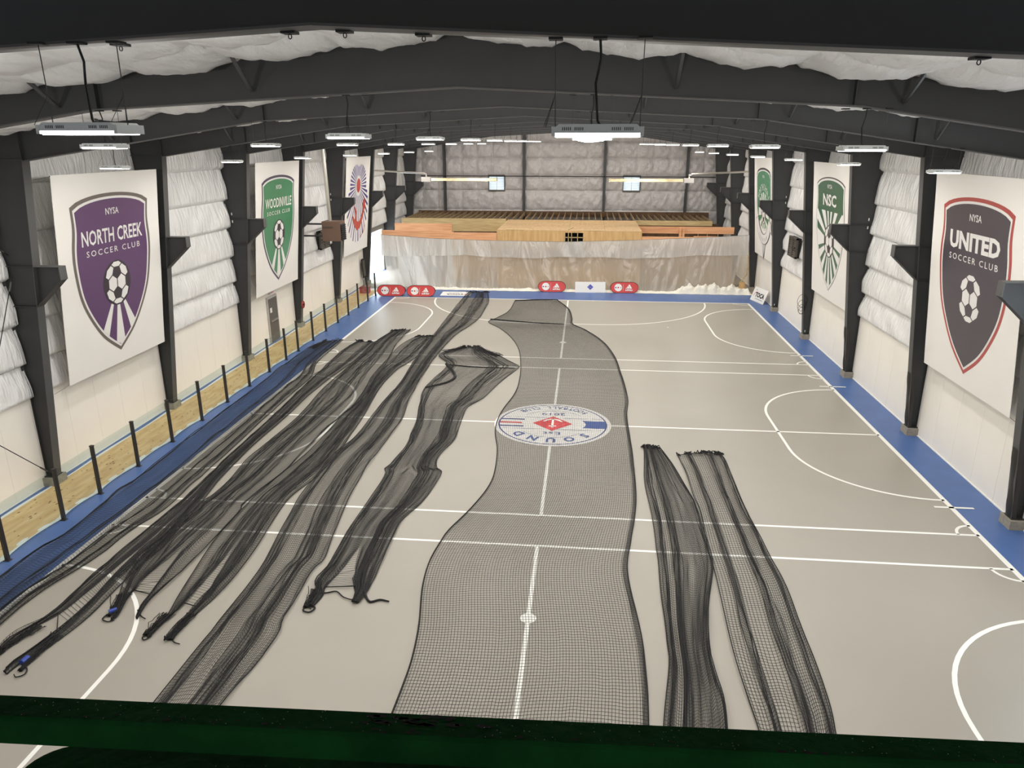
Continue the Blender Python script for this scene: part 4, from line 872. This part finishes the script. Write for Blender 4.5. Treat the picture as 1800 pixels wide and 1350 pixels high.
NET['N7']=([(-3.12,42.82),(-3.23,40.0),(-3.74,38.13),(-4.0,37.32),(-3.18,35.9),(-2.43,34.04),(-1.93,32.04),(-1.66,29.8),(-1.53,27.82),(-1.54,26.06),(-1.83,23.88),(-1.84,22.27),(-1.59,20.64),(-1.48,19.01),(-1.55,17.91),(-1.78,16.9),(-2.16,15.68),(-2.26,15.13),(-2.35,14.25),(-2.3,13.24),(-2.09,11.91),(-2.0,10.77),(-2.03,9.67),(-2.07,8.47)],
  [(-0.63,43.39),(0.11,40.92),(0.34,38.52),(0.43,37.23),(1.07,36.07),(1.87,33.92),(2.32,31.51),(2.51,28.98),(2.62,25.81),(2.5,24.01),(2.5,21.95),(2.51,20.6),(2.44,17.95),(2.34,16.69),(2.18,15.56),(2.03,14.32),(2.12,12.87),(2.19,11.81),(2.19,10.73),(2.15,9.9),(2.08,8.77)])
NET['N8']=([(2.85,21.29),(2.8,20.13),(2.7,18.57),(2.73,16.67),(2.7,15.15),(2.64,13.13),(2.62,11.78),(2.59,11.02),(2.4,9.97),(2.25,9.0)],
  [(3.35,21.12),(3.6,19.89),(3.9,17.86),(3.93,17.55),(3.93,16.55),(3.94,15.22),(3.88,14.46),(3.61,13.23),(3.43,12.08),(3.38,11.09),(3.39,10.13),(3.29,8.99)])
NET['N9']=([(3.83,20.73),(3.91,19.26),(3.93,18.1),(3.96,17.3),(3.9,15.42),(3.9,14.35),(3.81,11.98),(3.81,10.92),(3.85,9.87),(3.84,9.05)],
  [(5.13,20.94),(5.19,20.36),(5.16,17.48),(5.22,16.2),(5.27,15.01),(5.32,13.73),(5.23,11.35),(5.17,10.41),(5.08,9.88),(4.93,9.05)])
PROF = {   # fractions of the laid width and how tightly the net is bunched there
 'N1': [(.03, 4), (.42, 1.0), (.05, 4), (.20, 1.3), (.05, 4.5), (.11, 1.4), (.08, 4.5), (.06, 2)],
 'N2': [(.05, 2), (.16, 5), (.12, 2.2), (.18, 1.4), (.12, 2.2), (.22, 5.5), (.15, 1.6)],
 'N3': [(.10, 2), (.12, 4.5), (.16, 2), (.15, 5.5), (.08, 1.3), (.12, 3.2), (.25, 1.0), (.02, 4)],
 'N4': [(.25, 1.7), (.13, 5), (.30, 2.4), (.20, 5.5), (.12, 2)],
 'N5': [(.10, 2), (.10, 4.5), (.24, 1.15), (.24, 3), (.11, 5.5), (.15, 1.5), (.06, 3)],
 'N6': [(.05, 2.5), (.10, 4.5), (.44, 1.15), (.24, 5), (.17, 2)],
 'N7': [(.008, 2), (.967, 1.0), (.025, 4.5)],
 'N8': [(.08, 1.6), (.10, 5), (.11, 1.3), (.15, 5.5), (.46, 2.3), (.10, 4.5)],
 'N9': [(.02, 3), (.17, 1.2), (.13, 4), (.28, 1.0), (.14, 5.5), (.14, 1.8), (.08, 5), (.04, 2)],
}
LAB = {
 'N1': 'black net spread over the blue border and left sideline', 'N2': 'bunched black net, its two tapering ends beside the sideline net, one blue-taped',
 'N3': 'black net with a blue-taped hooked end lying across the goal area line', 'N4': 'black folded net ending in two short tails just past the goal area line',
 'N5': 'longest bunched black net, reaching from the white flat sign to below the green rail', 'N6': 'black net with a wide diamond-shaped far end and corded near hem',
 'N7': 'wide flat black net lying smoothly over the round club emblem', 'N8': 'short bunched black net just right of the wide flat net', 'N9': 'short black net with an open mesh middle, farthest right of all nets'}
PRONG = {'N2': (.14, .78, .45, .93), 'N3': (.28, .84, .55, .955), 'N4': (.2, .78, .5, .95), 'N6': (.10, .74, .42, .965)}
PU, PV, TW = .056, .080, .0085
def resample(P, n):
    P = np.array(smooth_poly(P, 8)); d = np.r_[0, np.cumsum(np.linalg.norm(np.diff(P, axis=0), axis=1))]; s = np.linspace(0, d[-1], n)
    return np.c_[np.interp(s, d, P[:, 0]), np.interp(s, d, P[:, 1])]
def smooth_noise(nu, nv, fu, fv, r):
    g = r.standard_normal((fu+2, fv+2)); a = np.linspace(0, fu, nu); b = np.linspace(0, fv, nv)
    i = np.minimum(a.astype(int), fu); j = np.minimum(b.astype(int), fv); fa = (a-i)[:, None]; fb = (b-j)[None]; fa = fa*fa*(3-2*fa); fb = fb*fb*(3-2*fb)
    return (g[i][:, j]*(1-fa)*(1-fb)+g[i+1][:, j]*fa*(1-fb)+g[i][:, j+1]*(1-fa)*fb+g[i+1][:, j+1]*fa*fb)
def ribbons(X, w, h):
    """X (lines, nodes, 3) -> roof-shaped twine strips"""
    T = np.zeros_like(X); T[:, 1:-1] = X[:, 2:]-X[:, :-2]; T[:, 0] = X[:, 1]-X[:, 0]; T[:, -1] = X[:, -1]-X[:, -2]
    S = np.stack([-T[..., 1], T[..., 0], np.zeros(T.shape[:2])], -1); l = np.linalg.norm(S, axis=-1, keepdims=True); S = S/np.maximum(l, 1e-9)*w/2
    A = X-S; Bm = X+np.array([0, 0, h]); Cc = X+S; V = np.stack([A, Bm, Cc], 2); n, m = X.shape[:2]
    idx = (np.arange(n)[:, None]*m+np.arange(m-1)[None])*3; idx = idx.ravel(); nx = idx+3
    Q = np.concatenate([np.stack([idx, nx, nx+1, idx+1], 1), np.stack([idx+1, nx+1, nx+2, idx+2], 1)])
    return V.reshape(-1, 3), Q
for nm in ('N1', 'N2', 'N3', 'N4', 'N5', 'N6', 'N7', 'N8', 'N9'):
    Lp, Rp = NET[nm]; r = np.random.default_rng(sum(map(ord, nm))+5); prof = PROF[nm]
    l0 = sum(math.dist(a, b) for a, b in zip(Lp, Lp[1:])); nv = int(l0/PV)
    L = resample(Lp, nv); Rr = resample(Rp, nv); Wm = float(np.mean(np.linalg.norm(L-Rr, axis=1)))
    ts, bunch = [], []; t0 = 0
    for i, (dt, mult) in enumerate(prof):
        c = max(2, int(dt*Wm/PU*mult*(1.0 if nm in ('N7', 'N9') else 1.35))); ts += list(t0+dt*(np.arange(c)+.5)/c); bunch += [mult]*c; t0 += dt
    ts = np.array(ts); bunch = np.array(bunch); nu = len(ts); flat = nm == 'N7'
    order_jit = r.standard_normal(nu)
    T = np.repeat(ts[:, None], nv, 1)
    T = T + smooth_noise(nu, nv, 3, max(3, nv//40), r)*(.004 if flat else .022)*(np.sin(np.pi*ts)**.7)[:, None]   # folds wander along the length
    T = T + smooth_noise(nu, nv, max(4, nu//4), max(4, nv//14), r)*(.0012 if flat else .007)*np.clip(bunch/2, .4, 1.5)[:, None]
    if not flat: T = T + (bunch > 3)[:, None]*smooth_noise(nu, nv, max(4, nu//2), max(4, nv//30), r)*.008
    T = np.clip(T, .002, .998)
    jj = np.repeat(np.arange(nv)[None].astype(float), nu, 0)
    if nm in PRONG:                       # near end drawn out into two gathered tails with a gap between them
        c1, c2, split, ve = PRONG[nm]; v = jj/(nv-1); near = np.clip((v-(ve-.05))/(1.05-ve), 0, 1)**1.3
        cen = np.where(T < split, c1, c2); T = T+(cen-T)*.72*near
        gap = np.exp(-((ts-split)/.13)**2); jj = jj*(1-(1-ve)*gap)[:, None]
    j0 = np.minimum(jj.astype(int), nv-2); fr = (jj-j0)[..., None]
    LL = L[j0]*(1-fr)+L[j0+1]*fr; RR = Rr[j0]*(1-fr)+Rr[j0+1]*fr
    P = LL*(1-T[..., None])+RR*T[..., None]
    # slide along the length so the meshes are not perfectly square
    tang = np.gradient((L+Rr)/2, axis=0); tang /= np.maximum(np.linalg.norm(tang, axis=1, keepdims=True), 1e-9)
    sl = smooth_noise(nu, nv, 3, max(4, nv//30), r)*(.06 if flat else .16)+smooth_noise(nu, nv, max(4, nu//3), max(4, nv//8), r)*(.008 if flat else .03)
    endf = np.minimum(1, np.minimum(np.arange(nv), np.arange(nv)[::-1])/6.0)
    P = P+tang[None]*(sl*(.25+.75*endf))[..., None]
    Z = .014+np.abs(smooth_noise(nu, nv, max(4, nu//3), max(4, nv//12), r))*(.004 if flat else .016)*np.clip(bunch/2, .5, 2)[:, None] + r.uniform(0, .004, (nu, nv))
    if not flat: Z = Z+.03*np.clip((bunch-2)/4, 0, 1)[:, None]
    X = np.concatenate([P, Z[..., None]], -1)
    t = thing('sports_net', LAB[nm], 'net', (0, 0, 0), 'black nets laid on the court')
    V1, Q1 = ribbons(X, TW*(.85 if flat else 1), .005); V2, Q2 = ribbons(np.swapaxes(X, 0, 1), TW*(.85 if flat else 1), .005)
    o = link('netting', raw_mesh('netting', np.r_[V1, V2], np.r_[Q1, Q2+len(V1)], M['net']), t, kind='stuff')
    # hem cords along the edges, folds' cords and loose tails
    mb = MB(); st = 3
    for e in (0, nu-1): mb.tube([tuple(X[e, j]+np.array([0, 0, .008])) for j in range(0, nv, st)]+[tuple(X[e, -1])], .011 if nm != 'N7' else .013, 5)
    for e in (0, nv-1): mb.tube([tuple(X[i, e]+np.array([0, 0, .012])) for i in range(0, nu, 2)], .012, 5)
    mb.build('hem_cord', M['rope'], t, kind='stuff')
    if nm != 'N7':
        mb = MB(); a0 = 0
        for dt, mult in prof:
            if mult >= 4:
                i = min(nu-1, int(np.searchsorted(ts, a0+dt*.5))); off = smooth_noise(1, nv, 1, max(3, nv//20), r)[0]*.02
                mb.tube([tuple(X[i, j]+np.array([off[j], 0, .03])) for j in range(0, nv, 3)], .012, 5)
            a0 += dt
        if mb.v: mb.build('fold_cord', M['rope'], t, kind='stuff')
    if nm in ('N2', 'N3', 'N4', 'N5', 'N8', 'N9', 'N6'):       # gathered far end
        mb = MB()
        for q in range(14):
            c = X[r.integers(0, nu), 0]; d_ = r.uniform(-.16, .16, (4, 2)); mb.tube([(c[0]+d_[0][0], c[1]+d_[0][1]*.5, .03), (c[0]+d_[1][0], c[1]+.06, .09), (c[0]+d_[2][0], c[1]-.06, .05), (c[0]+d_[3][0], c[1]+.1, .02)], .018, 5)
        mb.build('gathered_end', M['rope'], t, kind='stuff')
def tail(parent, pts, r0=.016, nm='net_tail'):
    mb = MB(); p = smooth_poly(pts, 5); mb.tube([(x, y, .03) for x, y in p], [r0*(1-.5*i/len(p)) for i in range(len(p))], 6); mb.build(nm, M['rope'], parent)
def bundle(parent, a, b, w0, w1, sd):
    r = np.random.default_rng(sd); mb = MB(); a = np.array(a); b = np.array(b); dn = np.array([-(b-a)[1], (b-a)[0]]); dn = dn/np.linalg.norm(dn)
    for q in range(26):
        o0, o1 = r.normal(0, w0/2), r.normal(0, w1/2); pts = []
        for i in range(8):
            s_ = i/7; c = a*(1-s_)+b*s_+dn*(o0*(1-s_)+o1*s_+r.normal(0, .012)); pts.append((c[0], c[1], .02+abs(r.normal(0, .03))))
        mb.tube(pts, .007, 4, cap=False)
    mb.build('gathered_tail', M['net'], parent, kind='stuff')
nets = {o['label']: o for o in bpy.data.objects if o.name.startswith('sports_net')}
G = lambda k: nets[LAB[k]]
n = G('N2'); bundle(n, (-8.84, 10.95), (-8.80, 9.95), .16, .05, 1); tail(n, [(-8.89, 10.12), (-8.72, 10.02), (-8.66, 9.88), (-8.75, 9.80), (-8.84, 9.86)]); bundle(n, (-9.35, 11.2), (-9.54, 10.3), .16, .08, 2)
mb = MB(); mb.tube([(-8.89, 10.28, .05), (-8.90, 10.13, .05)], .055, 8); mb.build('blue_tape', M['tie'], n, label='blue tape band')
n = G('N3'); bundle(n, (-8.38, 12.33), (-8.21, 11.6), .16, .04, 3); tail(n, [(-8.28, 11.66), (-8.28, 11.51), (-8.13, 11.44), (-8.03, 11.5)]); tail(n, [(-7.76, 11.85), (-7.59, 11.68), (-7.45, 11.60)])
mb = MB(); mb.tube([(-8.16, 11.80, .05), (-8.27, 11.70, .05)], .05, 8); mb.build('blue_tape', M['tie'], n, label='blue tape band')
n = G('N4'); bundle(n, (-7.10, 11.8), (-7.17, 11.1), .16, .05, 4); tail(n, [(-7.13, 11.2), (-7.18, 11.05), (-7.10, 10.98), (-7.03, 11.1)]); bundle(n, (-6.62, 11.8), (-6.62, 11.02), .14, .06, 5); tail(n, [(-6.68, 11.25), (-6.55, 11.0), (-6.38, 10.93)])
n = G('N6'); bundle(n, (-4.45, 12.9), (-4.46, 12.25), .14, .05, 6); tail(n, [(-4.5, 12.4), (-4.28, 12.28), (-4.33, 12.12), (-4.48, 12.16), (-4.46, 12.32), (-4.34, 12.22)], .02)
tail(n, [(-4.46, 12.73), (-4.2, 12.80), (-4.02, 12.86), (-3.8, 12.67), (-3.45, 12.56)], .018); tail(n, [(-3.45, 12.91), (-3.25, 12.58), (-3.05, 12.66), (-2.85, 12.62)], .03)
tail(n, [(-4.69, 29.39), (-3.38, 29.18), (-1.84, 29.17)], .03, 'fold_cord'); tail(n, [(-4.75, 29.47), (-4.12, 27.92), (-4.28, 27.01), (-4.98, 26.31)], .07, 'fold_cord')
for a, b, s_ in (((-5.2, 31.4), (-4.4, 32.2), 7), ((-4.0, 32.3), (-2.7, 30.9), 8)): bundle(n, a, b, .2, .2, s_)
n = G('N1'); bundle(n, (-11.3, 31.4), (-11.13, 32.9), .25, .06, 9)
tail(G('N7'), [(-3.95, 37.95), (-2.6, 37.6), (-1.2, 37.3), (-.05, 37.2)], .035, 'fold_cord'); tail(G('N7'), [(-3.12, 42.9), (-1.9, 43.3), (-.63, 43.45)], .03, 'fold_cord')
